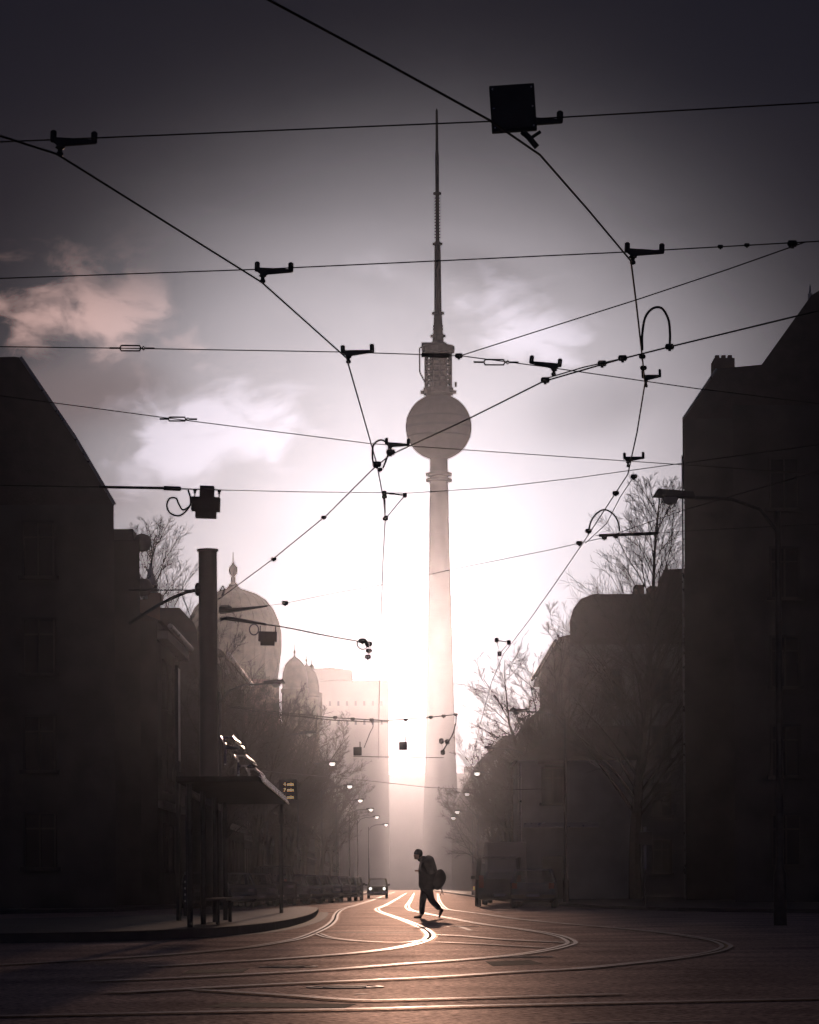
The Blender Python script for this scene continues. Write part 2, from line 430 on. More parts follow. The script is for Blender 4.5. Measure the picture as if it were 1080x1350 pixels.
# ------------------------------------------------------------------ ground
tag(MB().slab([(-700, -70), (700, -70), (700, 2480), (-700, 2480)], -.4, -.05).build('ground', M['earth']), kind='structure')
road = [(-60, 2), (60, 2), (60, 62), (22, 66), (13, 80), (8.2, 96), (6.6, 112), (5.4, 135), (5.0, 160), (5.0, 900), (-5.2, 900), (-5.2, 196), (-6.4, 170), (-8.0, 145), (-9.6, 120), (-10.2, 108), (-15, 97), (-60, 92)]
tag(MB().slab(road, -.3, 0).build('road', M['asphalt']), kind='structure')
rp = [(60, 62.1), (60, 140), (60, 900), (5.1, 900), (5.1, 160), (5.5, 135), (6.7, 112), (8.3, 96.1), (13.1, 80.1), (22.1, 66.1)]
tag(MB().slab(rp, -.3, .12).build('pavement_right', M['paving'], bevel=.02), kind='structure')
lp = [(-60, 92.1), (-15.05, 97.1), (-10.3, 108.1), (-9.7, 120), (-8.1, 145), (-6.5, 170), (-5.3, 196), (-5.3, 900), (-60, 900)]
tag(MB().slab(lp[::-1], -.3, .12).build('pavement_left', M['paving'], bevel=.02), kind='structure')
# traffic island with tram platform
front = [(420, 1203), (413, 1211), (396, 1218), (372, 1224), (335, 1230), (285, 1235), (215, 1239), (120, 1242), (-60, 1245)]
back = [(-60, 1222), (120, 1217), (262, 1213), (330, 1207), (400, 1200.5)]
fp = [tuple(p)[:2] for p in catmull([Vector(G(a, b)).to_2d().to_3d() for a, b in front], 4)]
poly = fp + [tuple(G(a, b))[:2] for a, b in back]
isl = MB().slab(poly, -.2, .15).build('traffic_island', M['paving'], bevel=.015); tag(isl, kind='structure')
ks = MB()
ins = [(x, y) for x, y in fp]
ks.strip([(x, y) for x, y in fp], .02, -.20, .156)
ks.strip([(x, y) for x, y in fp], .03, .32, .006)
tag(ks.build('kerb', M['kerb']), kind='structure')

# rails -------------------------------------------------------------
RAILS = [
 ([(-60, 1277), (100, 1268), (200, 1261.5), (283, 1254.6), (330, 1249.6), (367, 1243.6), (392, 1239), (414, 1231), (434, 1220.5), (441, 1213), (443.5, 1206), (449, 1200.5), (467, 1194.5), (489, 1187.6), (508, 1180.5), (521, 1176)],
  'tram rail sweeping from far left past the island tip up the street', 1.0),
 ([(419, 1232), (431, 1236.2), (447, 1239), (478, 1242), (512, 1243.4), (540, 1243), (563, 1240)],
  'short switch rail branching off beside the island and joining the bent middle rail', .8),
 ([(200, 1276), (308, 1269.3), (367, 1265.6), (436, 1260.4), (476, 1257), (518, 1251.5), (549, 1245), (564, 1239), (567.5, 1234), (560, 1226), (538, 1216), (516, 1208), (500, 1202), (497, 1199), (507, 1194.5), (523, 1185.5), (536, 1177.5)],
  'tram rail with the sharp pointed bend left of the walking person', 1.0),
 ([(120, 1296), (236, 1290.8), (339, 1285.4), (440, 1279.6), (523, 1273), (607, 1267), (679, 1260.4), (717, 1254.5), (740, 1249.5), (754, 1244), (747, 1238.5), (724, 1232), (697, 1227.5), (676, 1224.4), (634, 1218.8), (590, 1210.6), (559, 1204.3), (540, 1199.5), (537, 1195), (541, 1188), (546, 1178)],
  'tram rail curving right beside the walking person and back across the crossing', 1.0),
 ([(150, 1311), (350, 1300), (440, 1296), (507, 1293), (590, 1289), (680, 1283), (763, 1278.6), (819, 1273), (874, 1267), (924, 1259.5), (950, 1253.5), (958, 1248.5), (947, 1242.5), (916, 1236.6), (874, 1230.4), (819, 1225), (777, 1221.2), (735, 1217.6), (680, 1212), (640, 1206), (607, 1201.8), (587, 1198), (580, 1190), (577, 1178)],
  'outermost tram rail with the widest bend reaching towards the right pavement', 1.0),
 ([(260, 1307), (311, 1310), (394, 1315.4), (440, 1319), (478, 1321), (520, 1320.6), (579, 1319), (690, 1316), (820, 1312.5)],
  'thin cross rail with a slight kink in the near foreground', .7),
 ([(-40, 1343), (242, 1337), (500, 1332), (579, 1329.6), (740, 1326), (902, 1322.5), (1120, 1318)],
  'straight cross rail nearest the bottom of the view', .9),
 ([(573, 1233.3), (610, 1235), (662, 1239.6), (700, 1241.6), (752, 1244)],
  'short bright crossing rail between the two pointed bends', .9),
 ([(574, 1243), (620, 1245), (680, 1248.4), (718, 1250.6)],
  'short faint crossing rail just below the brighter short one', .7),
]
for pts, lab, w in RAILS:
    gp = [G(a, b) for a, b in [tuple(p)[:2] for p in catmull([Vector((a, b, 0)) for a, b in pts], 10)]]
    root = empty('tram_rail', gp[len(gp) // 2], lab, 'rail', 'tram rails in the road')
    L = [(p.x - root.location.x, p.y - root.location.y) for p in gp]
    MB().strip(L, -.12 * w, .12 * w, .004).build('rail_bed', M['bed'], root)
    hd = MB(); hd.strip(L, .025, .075 * w + .01, .015); hd.strip(L, -.075 * w - .01, -.025, .015)
    hd.build('railhead', M['rail'], root)
    MB().strip(L, -.025, .025, .009).build('groove', M['groove'], root)
# worn painted lines across the lanes
def groundline(pts, w, name='road_marking', m='paint'):
    gp = [G(a, b) for a, b in pts]
    return tag(MB().strip([(p.x, p.y) for p in gp], -w, w, .0035).build(name, M[m]), kind='structure')
groundline([(432, 1230), (500, 1229.6), (548, 1229)], .16)
groundline([(755, 1244.5), (800, 1245.6), (840, 1246)], .08)
groundline([(604, 1221), (621, 1227)], .05)
groundline([(752, 1349), (950, 1346.5)], .05)
groundline([(468, 1311), (484, 1311)], .06)
groundline([(800, 1226), (940, 1228)], .1)

for px, py, r_ in ((690, 1262, .33), (455, 1302, .31), (380, 1275, .3), (610, 1222, .33)):
    p = G(px, py); mh = MB(); mh.lathe([(r_, 0), (r_, .012), (r_ - .05, .014), (r_ - .05, .008), (.01, .008)], (0, 0, -.004), 28)
    for k in range(5): mh.box((0, -.2 + k * .1, .009), (r_ * 1.1, .03, .006))
    tag(mh.build('manhole_cover', M['iron'], loc=(p.x, p.y, 0)), kind='structure')
for quad in ([(300, 1322), (470, 1324), (455, 1329), (270, 1328)],  [(640, 1268), (700, 1266), (715, 1271), (650, 1274)], [(250, 1279), (330, 1277), (320, 1282), (240, 1284)]):
    tag(MB().slab([tuple(G(a, b))[:2] for a, b in quad][::-1], -.02, .0025).build('asphalt_patch', M['patch']), kind='structure')

# ------------------------------------------------------------------ buildings
WIN = {}
def window_mesh(w, h):
    k = (w, h)
    if k in WIN: return WIN[k]
    b = MB()
    t = .09
    b.mi = 0
    b.bb(-w / 2 - .12, w / 2 + .12, -.16, .0, -h / 2 - .14, -h / 2)            # sill
    b.bb(-w / 2, -w / 2 + t, -.07, 0, -h / 2 + .002, h / 2); b.bb(w / 2 - t, w / 2, -.07, 0, -h / 2 + .002, h / 2)
    b.bb(-w / 2 + t, w / 2 - t, -.07, 0, h / 2 - t, h / 2); b.bb(-.035, .035, -.06, 0, -h / 2 + .002, h / 2 - t)
    b.bb(-w / 2 + t, -.035, -.055, 0, h * .18, h * .18 + .06); b.bb(.035, w / 2 - t, -.055, 0, h * .18, h * .18 + .06)
    b.mi = 1
    b.bb(-w / 2 + t, w / 2 - t, -.02, -.004, -h / 2 + .002, h / 2 - t)
    WIN[k] = b.mesh('window', [M['frame'], M['pane']])
    return WIN[k]
def window(parent, x, y, z, rz, w=1.2, h=2.0):
    o = bpy.data.objects.new('window', window_mesh(w, h)); COL.objects.link(o)
    o.parent = parent; o.location = (x, y, z); o.rotation_euler = (0, 0, rz)
    return o
def windows_side(parent, xf, sgn, y0, y1, z0, z1, step=3.2, floor=3.5, w=1.2, h=2.0):
    """windows on a facade whose plane is x=xf; sgn=+1 faces +x"""
    n = max(1, int((y1 - y0 - 1.2) // step)); off = (y1 - y0 - (n - 1) * step) / 2
    k = 0; z = z0 + 2.0
    while z + h / 2 + .5 < z1:
        for i in range(n): window(parent, xf, y0 + off + i * step, z, R(90) if sgn > 0 else R(-90), w, h)
        z += floor
def windows_front(parent, yf, x0, x1, z0, z1, step=3.0, floor=3.5, w=1.2, h=2.0):
    n = max(1, int((x1 - x0 - 1.0) // step)); off = (x1 - x0 - (n - 1) * step) / 2
    z = z0 + 2.0
    while z + h / 2 + .5 < z1:
        for i in range(n): window(parent, x0 + off + i * step, yf, z, 0, w, h)
        z += floor

def house(label, x0, x1, y0, y1, ze, roofpoly=None, wallmat='plaster', side=0, cat='building', name='apartment_building', roofmat='roof', front=False, cornice=True, group=None, flare=False):
    """box house: x0<x1, street facade on side (+1: x1, -1: x0); roofpoly in world xz above eave.
    flare: wedge shaped corner plot, its sides opening outwards towards the back"""
    cx, cy = (x0 + x1) / 2, (y0 + y1) / 2
    r = empty(name, (cx, cy, 0), label, cat, group)
    def fl(mb):
        if flare: mb.v = [((x + cx) * (y + cy) / y0 - cx, y, z) for x, y, z in mb.v]
        return mb
    fl(MB().bb(x0 - cx, x1 - cx, y0 - cy, y1 - cy, -.2, ze)).build('wall', M[wallmat], r)
    if roofpoly:
        fl(MB().prism([(x - cx, z) for x, z in roofpoly], y0 - cy + .02, y1 - cy - .02)).build('roof', M[roofmat], r)
    if side and not flare:
        xf = (x1 if side > 0 else x0) - cx
        if cornice:
            c = MB()
            c.slab([(xf, y0 - cy), (xf, y1 - cy), (xf + .45 * side, y1 - cy), (xf + .45 * side, y0 - cy)], ze - .75, ze - .4)
            n = len(c.v)
            c.build('cornice', M['trim'], r)
            c = MB(); a, b = sorted((xf - .003 * side, xf + .25 * side)); c.bb(a, b, y0 - cy, y1 - cy, 4.2, 4.5); c.build('string_course', M['trim'], r)
            g = MB(); g.tube([(xf + .55 * side, y0 - cy, ze - .22), (xf + .55 * side, y1 - cy, ze - .22)], .12, 8)
            g.build('gutter', M['zinc'], r)
        windows_side(r, xf, side, y0 - cy, y1 - cy, .6, ze)
    if front: windows_front(r, y0 - cy, x0 - cx, x1 - cx, .6, ze)
    return r

# --- left row
D1 = 112
def lx(px, D): return (px - 540) / F * D
def zz(py, D): return CH + (HY - py) / F * D
x_e = P(150, 665, D1).x; ze1 = P(150, 665, D1).z
rp1 = [(x_e, ze1), (P(97, 575, D1).x, P(97, 575, D1).z), (P(26, 471, D1).x, P(26, 471, D1).z), (P(18, 470, D1).x, P(18, 470, D1).z), (P(-160, 476, D1).x, P(-160, 476, D1).z), (P(-160, 476, D1).x, ze1)]
h = house('huge black mansard roofed block filling the left of the view', P(-160, 476, D1).x, x_e, D1, 124, ze1, rp1[::-1], 'darkplaster', side=+1, front=True, flare=True)
# roof trim along the mansard edge, snow guard and small dormer awning
t = MB(); cx = h.location.x; cy = h.location.y
for a, b in (((97, 575), (26, 471)), ((150, 665), (97, 575))):
    p, q = P(*a, D1), P(*b, D1)
    t.tube([(p.x - cx, D1 - cy + .1, p.z), (q.x - cx, D1 - cy + .1, q.z)], .10, 6)
t.build('verge_trim', M['zinc'], h)
# second left house
D2 = 127
p = P(184, 702, D2)
h = house('narrow dark house with stepped cornice behind the big left block', p.x - 8, p.x, D2, 129.5, p.z - .3, None, 'darkplaster', flare=True)
cx, cy = h.location.x, h.location.y
s_ = MB(); q = P(152, 697, D2); q2 = P(175, 697, D2)
s_.bb(p.x - 7 - cx, q2.x - cx, D2 + .1 - cy, D2 + 1.8 - cy, p.z - .3, q2.z); s_.build('parapet', M['plaster'], h)
for py in (713, 772):
    b_ = MB(); zc = P(184, py, D2).z
    b_.lathe([(.0, -.39), (.26, -.31), (.39, -.12), (.39, .12), (.26, .31), (.0, .39)], (p.x - cx + .04, D2 + .7 - cy, zc), 16)
    b_.build('cornice_boss', M['trim'], h, smooth=True)
# turret house
D3 = 143.5
sp = P(197, 740, D3); sb = P(197, 790, D3)
h = house('low dark house with a thin pointed turret on the left', sp.x - 6, P(211, 790, D3).x, D3, 146.5, sb.z, None, 'brick', flare=True)
cx, cy = h.location.x, h.location.y
MB().lathe([(.3, -.4), (.3, .6), (.36, .68), (.24, .9), (.11, 1.4), (.02, sp.z - sb.z)], (sp.x - cx, D3 + .6 - cy, sb.z), 10).build('turret', M['zinc'], h)
st = MB(); st.bb(P(203, 770, D3).x - cx - .3, P(211, 770, D3).x - cx, D3 + .2 - cy, D3 + 2 - cy, sb.z - .1, P(205, 781, D3).z); st.build('chimney', M['brick'], h)
# long row with the lit gutter
x4 = -10.5
h = house('low dark terrace with a sunlit gutter left of the tram mast', x4 - 9, x4, 130, 142.5, 12.0, [(x4 - 9, 12.0), (x4 + .2, 12.0), (x4 - 2.0, 12.9), (x4 - 7, 12.9)], 'darkplaster', side=+1)
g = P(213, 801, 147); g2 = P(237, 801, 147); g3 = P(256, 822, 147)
h = house('dark house with a stepped gable just left of the tram mast', g.x - 5, g3.x + .15, 147, 152, g3.z - .4, [(g.x - 4, g3.z - .4), (g3.x + .15, g3.z - .4), (g3.x, g3.z), (g2.x, g2.z), (g.x - 4, g.z)], 'darkplaster', flare=True)
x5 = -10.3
h = house('dark gabled house whose sunlit gutter leads towards the big dome', x5 - 11, x5, 168, 194, 13.7, [(x5 - 11, 13.7), (x5 + .2, 13.7), (x5 - 2.4, 14.8), (x5 - 7, 14.8)], 'darkplaster', side=+1)
h = house('hidden low terrace behind the left street trees', -24, -11.5, 200, 378, 11.5, [(-24, 11.5), (-11.2, 11.5), (-14, 13.2), (-20, 13.2)], 'plaster', side=+1)
h = house('pale corner house before the small domes on the left', -26, -13.0, 384, 424, 15, [(-26, 15), (-12.7, 15), (-16, 17.5), (-22, 17.5)], 'plaster3', side=+1)
h = house('hazy left terrace beyond the synagogue', -30, -13.5, 486, 596, 17.5, [(-30, 17.5), (-13, 17.5), (-17.5, 21), (-25, 21)], 'plaster', side=+1)
h = house('hazy far left terrace where the street closes', -34, -13.5, 602, 760, 20, [(-34, 20), (-13, 20), (-18, 24), (-28, 24)], 'plaster3', side=0)

# --- right row
D0 = 122
a = P(966, 534, D0); b = P(1070, 389, D0); c = P(1085, 380, D0)
h = house('tall black gabled house at the right edge, nearest of its row', a.x, a.x + 16, D0, 143, a.z, [(a.x, a.z), (a.x + 16, a.z), (a.x + 16, c.z), (c.x, c.z), (b.x, b.z)], 'darkplaster', front=True, flare=True)
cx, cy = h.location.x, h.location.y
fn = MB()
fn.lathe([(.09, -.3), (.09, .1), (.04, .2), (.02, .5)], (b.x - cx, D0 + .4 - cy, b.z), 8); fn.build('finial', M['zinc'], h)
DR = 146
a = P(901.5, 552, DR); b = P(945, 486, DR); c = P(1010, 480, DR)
h = house('dark house with a square chimney behind the right gable', a.x, a.x + 15, DR, 172, a.z, [(a.x - .06, a.z - .002), (a.x + 15, a.z), (a.x + 15, c.z), (c.x, c.z), (b.x, b.z)], 'darkplaster', flare=True)
cx, cy = h.location.x, h.location.y
p = P(943, 489, DR); q = P(970, 467, DR)
k = MB(); k.bb(p.x - cx, q.x - cx, DR + .4 - cy, DR + 2 - cy, p.z - .6, q.z - .1)
for i in range(3): k.bb(p.x - cx + .1 + i * .3, p.x - cx + .3 + i * .3, DR + .9 - cy, DR + 1.2 - cy, q.z - .11, q.z + .12)
k.build('chimney', M['brick'], h)
v = MB(); p, q = P(901.5, 552, DR), P(945, 486, DR)
v.tube([(p.x - cx - .03, DR - cy + .05, p.z), (q.x - cx, DR - cy + .05, q.z)], .06, 6); v.build('verge_trim', M['zinc'], h)
pp = MB(); e = P(902, 600, DR); pp.tube([(e.x - cx - .07, DR + .1 - cy, .2), (e.x - cx - .07, DR + .1 - cy, e.z)], .05, 6); pp.build('downpipe', M['zinc'], h)
# mid block with rounded mansard corner
D5 = 190
pr = [(752, 850), (751, 818), (756, 802), (766, 789), (782, 783), (866, 783), (867, 768), (876, 751), (925, 748)]
pts = [P(x, y, D5) for x, y in pr]
ze = pts[0].z
poly = [(p.x, p.z) for p in pts] + [(pts[-1].x, ze)]
h = house('grey block with rounded mansard corner behind the bare tree', pts[0].x, pts[-1].x, D5, 194, ze, poly[::-1], 'plaster2', front=True, flare=True)
cx, cy = h.location.x, h.location.y
k = MB()
for x0, x1, yt in ((838, 850, 770), (856, 867, 772)):
    p, q = P(x0, 784, D5), P(x1, yt, D5); k.bb(p.x - cx, q.x - cx, D5 + .3 - cy, D5 + 2.2 - cy, p.z - .4, q.z)
k.build('chimney', M['brick'], h)
# next: mansard seen beyond
D6 = 236
p0 = P(711, 893, D6); p1 = P(748, 846, D6)
h = house('old house with a steep roof beside the second bare tree', p0.x, p0.x + 12, 198, D6, p0.z, [(p0.x - .3, p0.z), (p0.x + 12, p0.z), (p0.x + 9, p0.z + .8), (p0.x + 3, p0.z + .8)], 'plaster', side=-1)
h = house('four storey terrace fading into haze on the right', 9.8, 22, 240, 330, 13.9, [(9.4, 13.9), (22, 13.9), (18, 16.2), (12.5, 16.2)], 'plaster', side=-1)
h = house('pale terrace farther into the haze on the right', 10.2, 22, 334, 450, 15, [(9.8, 15), (22, 15), (18, 18), (14, 18)], 'plaster3', side=-1)
h = house('hazy right terrace where the street closes', 10.4, 24, 456, 760, 19, [(10, 19), (24, 19), (20, 23), (14, 23)], 'plaster', side=0)
# annex with pale wall and one window
ax0 = P(683, 1020, 166).x
h = house('low pale annex with a single window by the right kerb', ax0, 12.4, 166, 174.5, zz(1004, 166), [(ax0 - .2, zz(1004, 166)), (12.5, zz(1004, 166)), (12.5, zz(1004, 166) + 1.9), (ax0 + 2.4, zz(1004, 166) + 1.6)], 'plaster3', cat='annex', name='annex_building', cornice=False)
cx, cy = h.location.x, h.location.y
wc = P(729, 1035, 166); window(h, wc.x - cx, 166 - cy, wc.z, 0, 1.2, 1.9)
fr = MB(); fr.bb(wc.x - cx - .8, wc.x - cx + .8, 165.9 - cy, 166.002 - cy, wc.z + 1.12, wc.z + 1.3); fr.build('lintel', M['trim'], h)
dp = MB(); dp.tube([(ax0 - cx + .12, 165.86 - cy, .2), (ax0 - cx + .12, 165.86 - cy, zz(1004, 166) - .1)], .06, 8); dp.build('downpipe', M['zinc'], h)
sh = MB(); q = P(745, 1105, 166); sh.bb(wc.x - cx - 1.6, wc.x - cx + 2.4, 165.3 - cy, 166.002 - cy, zz(1092, 166), zz(1086, 166)); sh.build('canopy', M['zinc'], h)
dr = MB(); dr.bb(wc.x - cx - .6, wc.x - cx + .5, 165.95 - cy, 166.002 - cy, .12, 2.4); dr.build('door', M['frame'], h)

# far silhouettes
Dh = 1300
b0 = P(414, 897, Dh); b1 = P(512, 897, Dh); s0 = P(413, 881, Dh); s1 = P(464, 881, Dh)
r = empty('tower_block', (P(463, 1170, Dh).x, Dh, 0), 'hazy slab block with a stepped top left of the tower', 'building')
cx = r.location.x
MB().bb(b0.x - cx - 4, b1.x - cx, 0, 22, 0, b1.z).build('wall', M['concrete'], r)
MB().prism([(s0.x - cx - 4, b0.z), (s1.x - cx, b0.z), (s1.x - cx, P(464, 883, Dh).z), (P(437, 880, Dh).x - cx, P(437, 880, Dh).z), (s0.x - cx - 4, P(410, 882, Dh).z)], .4, 20).build('roof_storey', M['concrete'], r)
for ri in range(2):
    for ci in range(8): window(r, b0.x - cx + 3 + ci * 3.6, 0, 70 + ri * 8.0, 0, .9, 1.8)
Df = 2200
for x0, x1, y, lab in ((500, 560, 1023, 'low hazy office block left of the tower foot'), (556, 622, 1021, 'low hazy block straight before the tower foot'), (612, 700, 1012, 'hazy stepped block right of the tower foot'), (380, 505, 1030, 'wide hazy block beneath the slab tower')):
    p = P(x0, y, Df); q = P(x1, y, Df)
    r = empty('office_block', ((p.x + q.x) / 2, Df, 0), lab, 'building'); cx = r.location.x
    MB().bb(p.x - cx, q.x - cx, 0, 15, 0, p.z).build('wall', M['concrete'], r)
    MB().bb(p.x - cx - .3, q.x - cx + .3, -.4, 15.4, p.z, p.z + .8).build('parapet', M['trim'], r)
    Df += 17

# --- television tower
DT = 1500; kx = DT / F
base = Vector(((581 - 540) * kx + 0, DT, 0))
tc_x = P(578.4, 563, DT).x
tower = empty('television_tower', (tc_x, DT, 0), 'tall concrete television tower with sphere and antenna above the street end', 'tower')
def tz(y): return P(578, y, DT).z
def prof(l): return [(hw * kx, tz(y)) for y, hw in l]
MB().lathe([(30 * kx, 0)] + prof([(1100, 24), (1020, 21), (945, 19), (850, 16.8), (800, 15.6), (740, 14.2), (690, 13.2), (640, 12.3), (600, 11.8), (590, 11.7)]), n=40).build('shaft', M['concrete'], tower, smooth=True)
sc_ = tz(563); rs = 43.6 * kx
sph = MB(); n = 32
sph.lathe([(max(.01, rs * math.sin(math.pi * i / n)), -rs * math.cos(math.pi * i / n)) for i in range(n + 1)], (0, 0, sc_), 56)
sphere = sph.build('sphere', M['sphere'], tower, smooth=True)
bnd = MB()
for dz in (-4.6, -.3, 4.0):
    r_ = math.sqrt(rs * rs - dz * dz); bnd.lathe([(r_ - .6, dz - .7), (r_ + .02, dz - .6), (r_ + .02, dz + .6), (r_ - .6, dz + .7)], (0, 0, sc_), 56)
bnd.build('window_band', M['sphere2'], sphere)
rg = MB()
for y in (625.5, 633):
    rg.lathe([(10 * kx, tz(y) - .7), (17.6 * kx, tz(y) - .7), (17.6 * kx, tz(y) + .7), (10 * kx, tz(y) + .7)], n=32)
rg.build('ring_collar', M['darkmetal'], tower)
cl = MB()
cl.lathe(prof([(524, 15), (519, 19), (515, 20), (511.5, 20), (511.5, 8)]), n=32)
for k in range(10):
    a = k * math.pi / 5
    cl.box((21.5 * kx * math.cos(a), 21.5 * kx * math.sin(a), tz(517)), (1.6, 1.6, 1.7))
cl.build('lower_collar', M['darkmetal'], tower)
MB().lathe(prof([(516, 12.2), (470, 11.6), (452, 11)]), n=28).build('core', M['concrete'], tower, smooth=True)
cg = MB()
for k in range(12):
    a = k * math.pi / 6 + .1
    x, y = 17.4 * kx * math.cos(a), 17.4 * kx * math.sin(a)
    cg.tube([(x, y, tz(512)), (x, y, tz(466))], .45, 6)
for y in (504, 497, 490, 483, 476):
    cg.lathe([(11 * kx, tz(y) - .35), (17.8 * kx, tz(y) - .35), (17.8 * kx, tz(y) + .35), (11 * kx, tz(y) + .35)], n=28)
cg.build('platform_cage', M['darkmetal'], tower)
up = MB()
up.lathe(prof([(469, 12), (468, 17.5), (464, 18), (464, 10)]), n=28)
up.lathe(prof([(465, 21.5), (458, 22), (456.5, 21), (456.5, 6)]), n=28)
up.box((-14.5 * kx, 0, tz(455)), (15 * kx, 10 * kx, 6 * kx))
up.tube([(-21.5 * kx, 0, tz(457)), (-24.5 * kx, 0, tz(459)), (-24.5 * kx, 0, tz(490)), (-17.5 * kx, 0, tz(504))], .4, 5)
MB().lathe([(.3, -.6), (1.3, -.5), (1.3, .5), (.3, .6)], (22.8 * kx, 0, tz(507)), 10, axis='x').build('dish', M['darkmetal'], tower)
up.build('upper_platform', M['darkmetal'], tower)
an = MB()
an.lathe(prof([(458, 8.4), (440, 6.6), (414, 5.3), (412, 4.9), (330, 4.2), (321, 3.9), (317, 2.7), (256, 2.5), (254, 2.5), (205, 2.5), (198, 1.9), (146, 1.5), (143, .5)]), n=16)
for y, hw in ((443, 10.2), (434, 6.8), (430, 6.8), (413, 8.2), (321.5, 6.6), (255, 5.4)):
    an.lathe([(1.0, tz(y) - .45), (hw * kx, tz(y) - .45), (hw * kx, tz(y) + .45), (1.0, tz(y) + .45)], n=16)
for k in range(14):
    y = 313 - k * 4; an.box((0, 0, tz(y)), (9.4 * kx, .5, .35))
an.build('antenna', M['antenna'], tower)

# --- synagogue
DS = 470; k_ = DS / F
dc = P(308, 835, DS)
sy = empty('synagogue', (dc.x, DS, 0), 'domed synagogue with one big ribbed dome and onion topped turrets', 'synagogue')
def sz(y, D=DS): return P(308, y, D).z
dpf = [(57, 900), (59, 885), (62, 862), (63, 845), (62.3, 832), (59, 818), (52, 803), (42, 791), (30, 783.5), (18, 779.5), (9, 776.5), (6, 773)]
dome = MB().lathe([(w * k_, sz(y)) for w, y in dpf], n=48).build('dome', M['dome'], sy, smooth=True)
rb = MB()
for k in range(24):
    a = 2 * math.pi * k / 24
    rb.tube([(w * k_ * math.cos(a), w * k_ * math.sin(a), sz(y)) for w, y in dpf], .09, 4)
rb.build('dome_rib', M['dome'], dome)
MB().lathe([(w * k_, sz(y)) for w, y in [(8, 780), (6, 776), (6.5, 771), (3.4, 768), (3.2, 761), (2.2, 760), (5, 757), (6.2, 752.5), (5.4, 747.5), (2.5, 744.5), (1.1, 741), (.7, 736), (.5, 728)]], n=18).build('finial', M['darkmetal'], dome, smooth=True)
MB().lathe([(60 * k_, 0), (60 * k_, sz(905)), (62 * k_, sz(904)), (62 * k_, sz(899)), (50 * k_, sz(898))], n=24).build('drum', M['brick'], sy)
bd = MB(); bd.bb(-9, 6.5, -10, 14, -.1, sz(945)); bd.build('wall', M['brick'], sy)
for tx, ty, D, rr, tip in ((388.5, 866, 452, 17.5, 854), (404, 877, 474, 17.0, 868)):
    c = P(tx, ty, D) - sy.location; kk = D / F
    def z_(y): return P(tx, y, D).z
    tp = [(rr, 1200), (rr, ty + 49), (rr + 1.4, ty + 47), (rr + 1.4, ty + 43), (rr - .6, ty + 41), (rr - .3, ty + 30), (rr - 1.6, ty + 20), (rr * .72, ty + 10), (rr * .4, ty + 3.5), (2.2, ty), (1.2, ty - 2), (1, ty - 3.5), (1.9, ty - 5.5), (1.7, ty - 7.5), (.6, ty - 9), (.4, tip - 5)]
    MB().lathe([(max(.04, w * kk), max(-.1, z_(y))) for w, y in tp], (c.x, D - DS, 0), 16).build('turret', M['dome'], sy, smooth=True)
c = P(411, 880, 480); f_ = MB(); f_.lathe([(.25, -4.5), (.18, -1), (.12, -.5), (.42, -.2), (.42, .2), (.1, .5), (.04, 1.3)], (c.x - sy.location.x, 10, c.z), 12); f_.lathe([(1.6, -9), (1.6, -4), (.3, -3.4)], (c.x - sy.location.x, 10, c.z), 12); f_.build('pinnacle', M['dome'], sy, smooth=True)

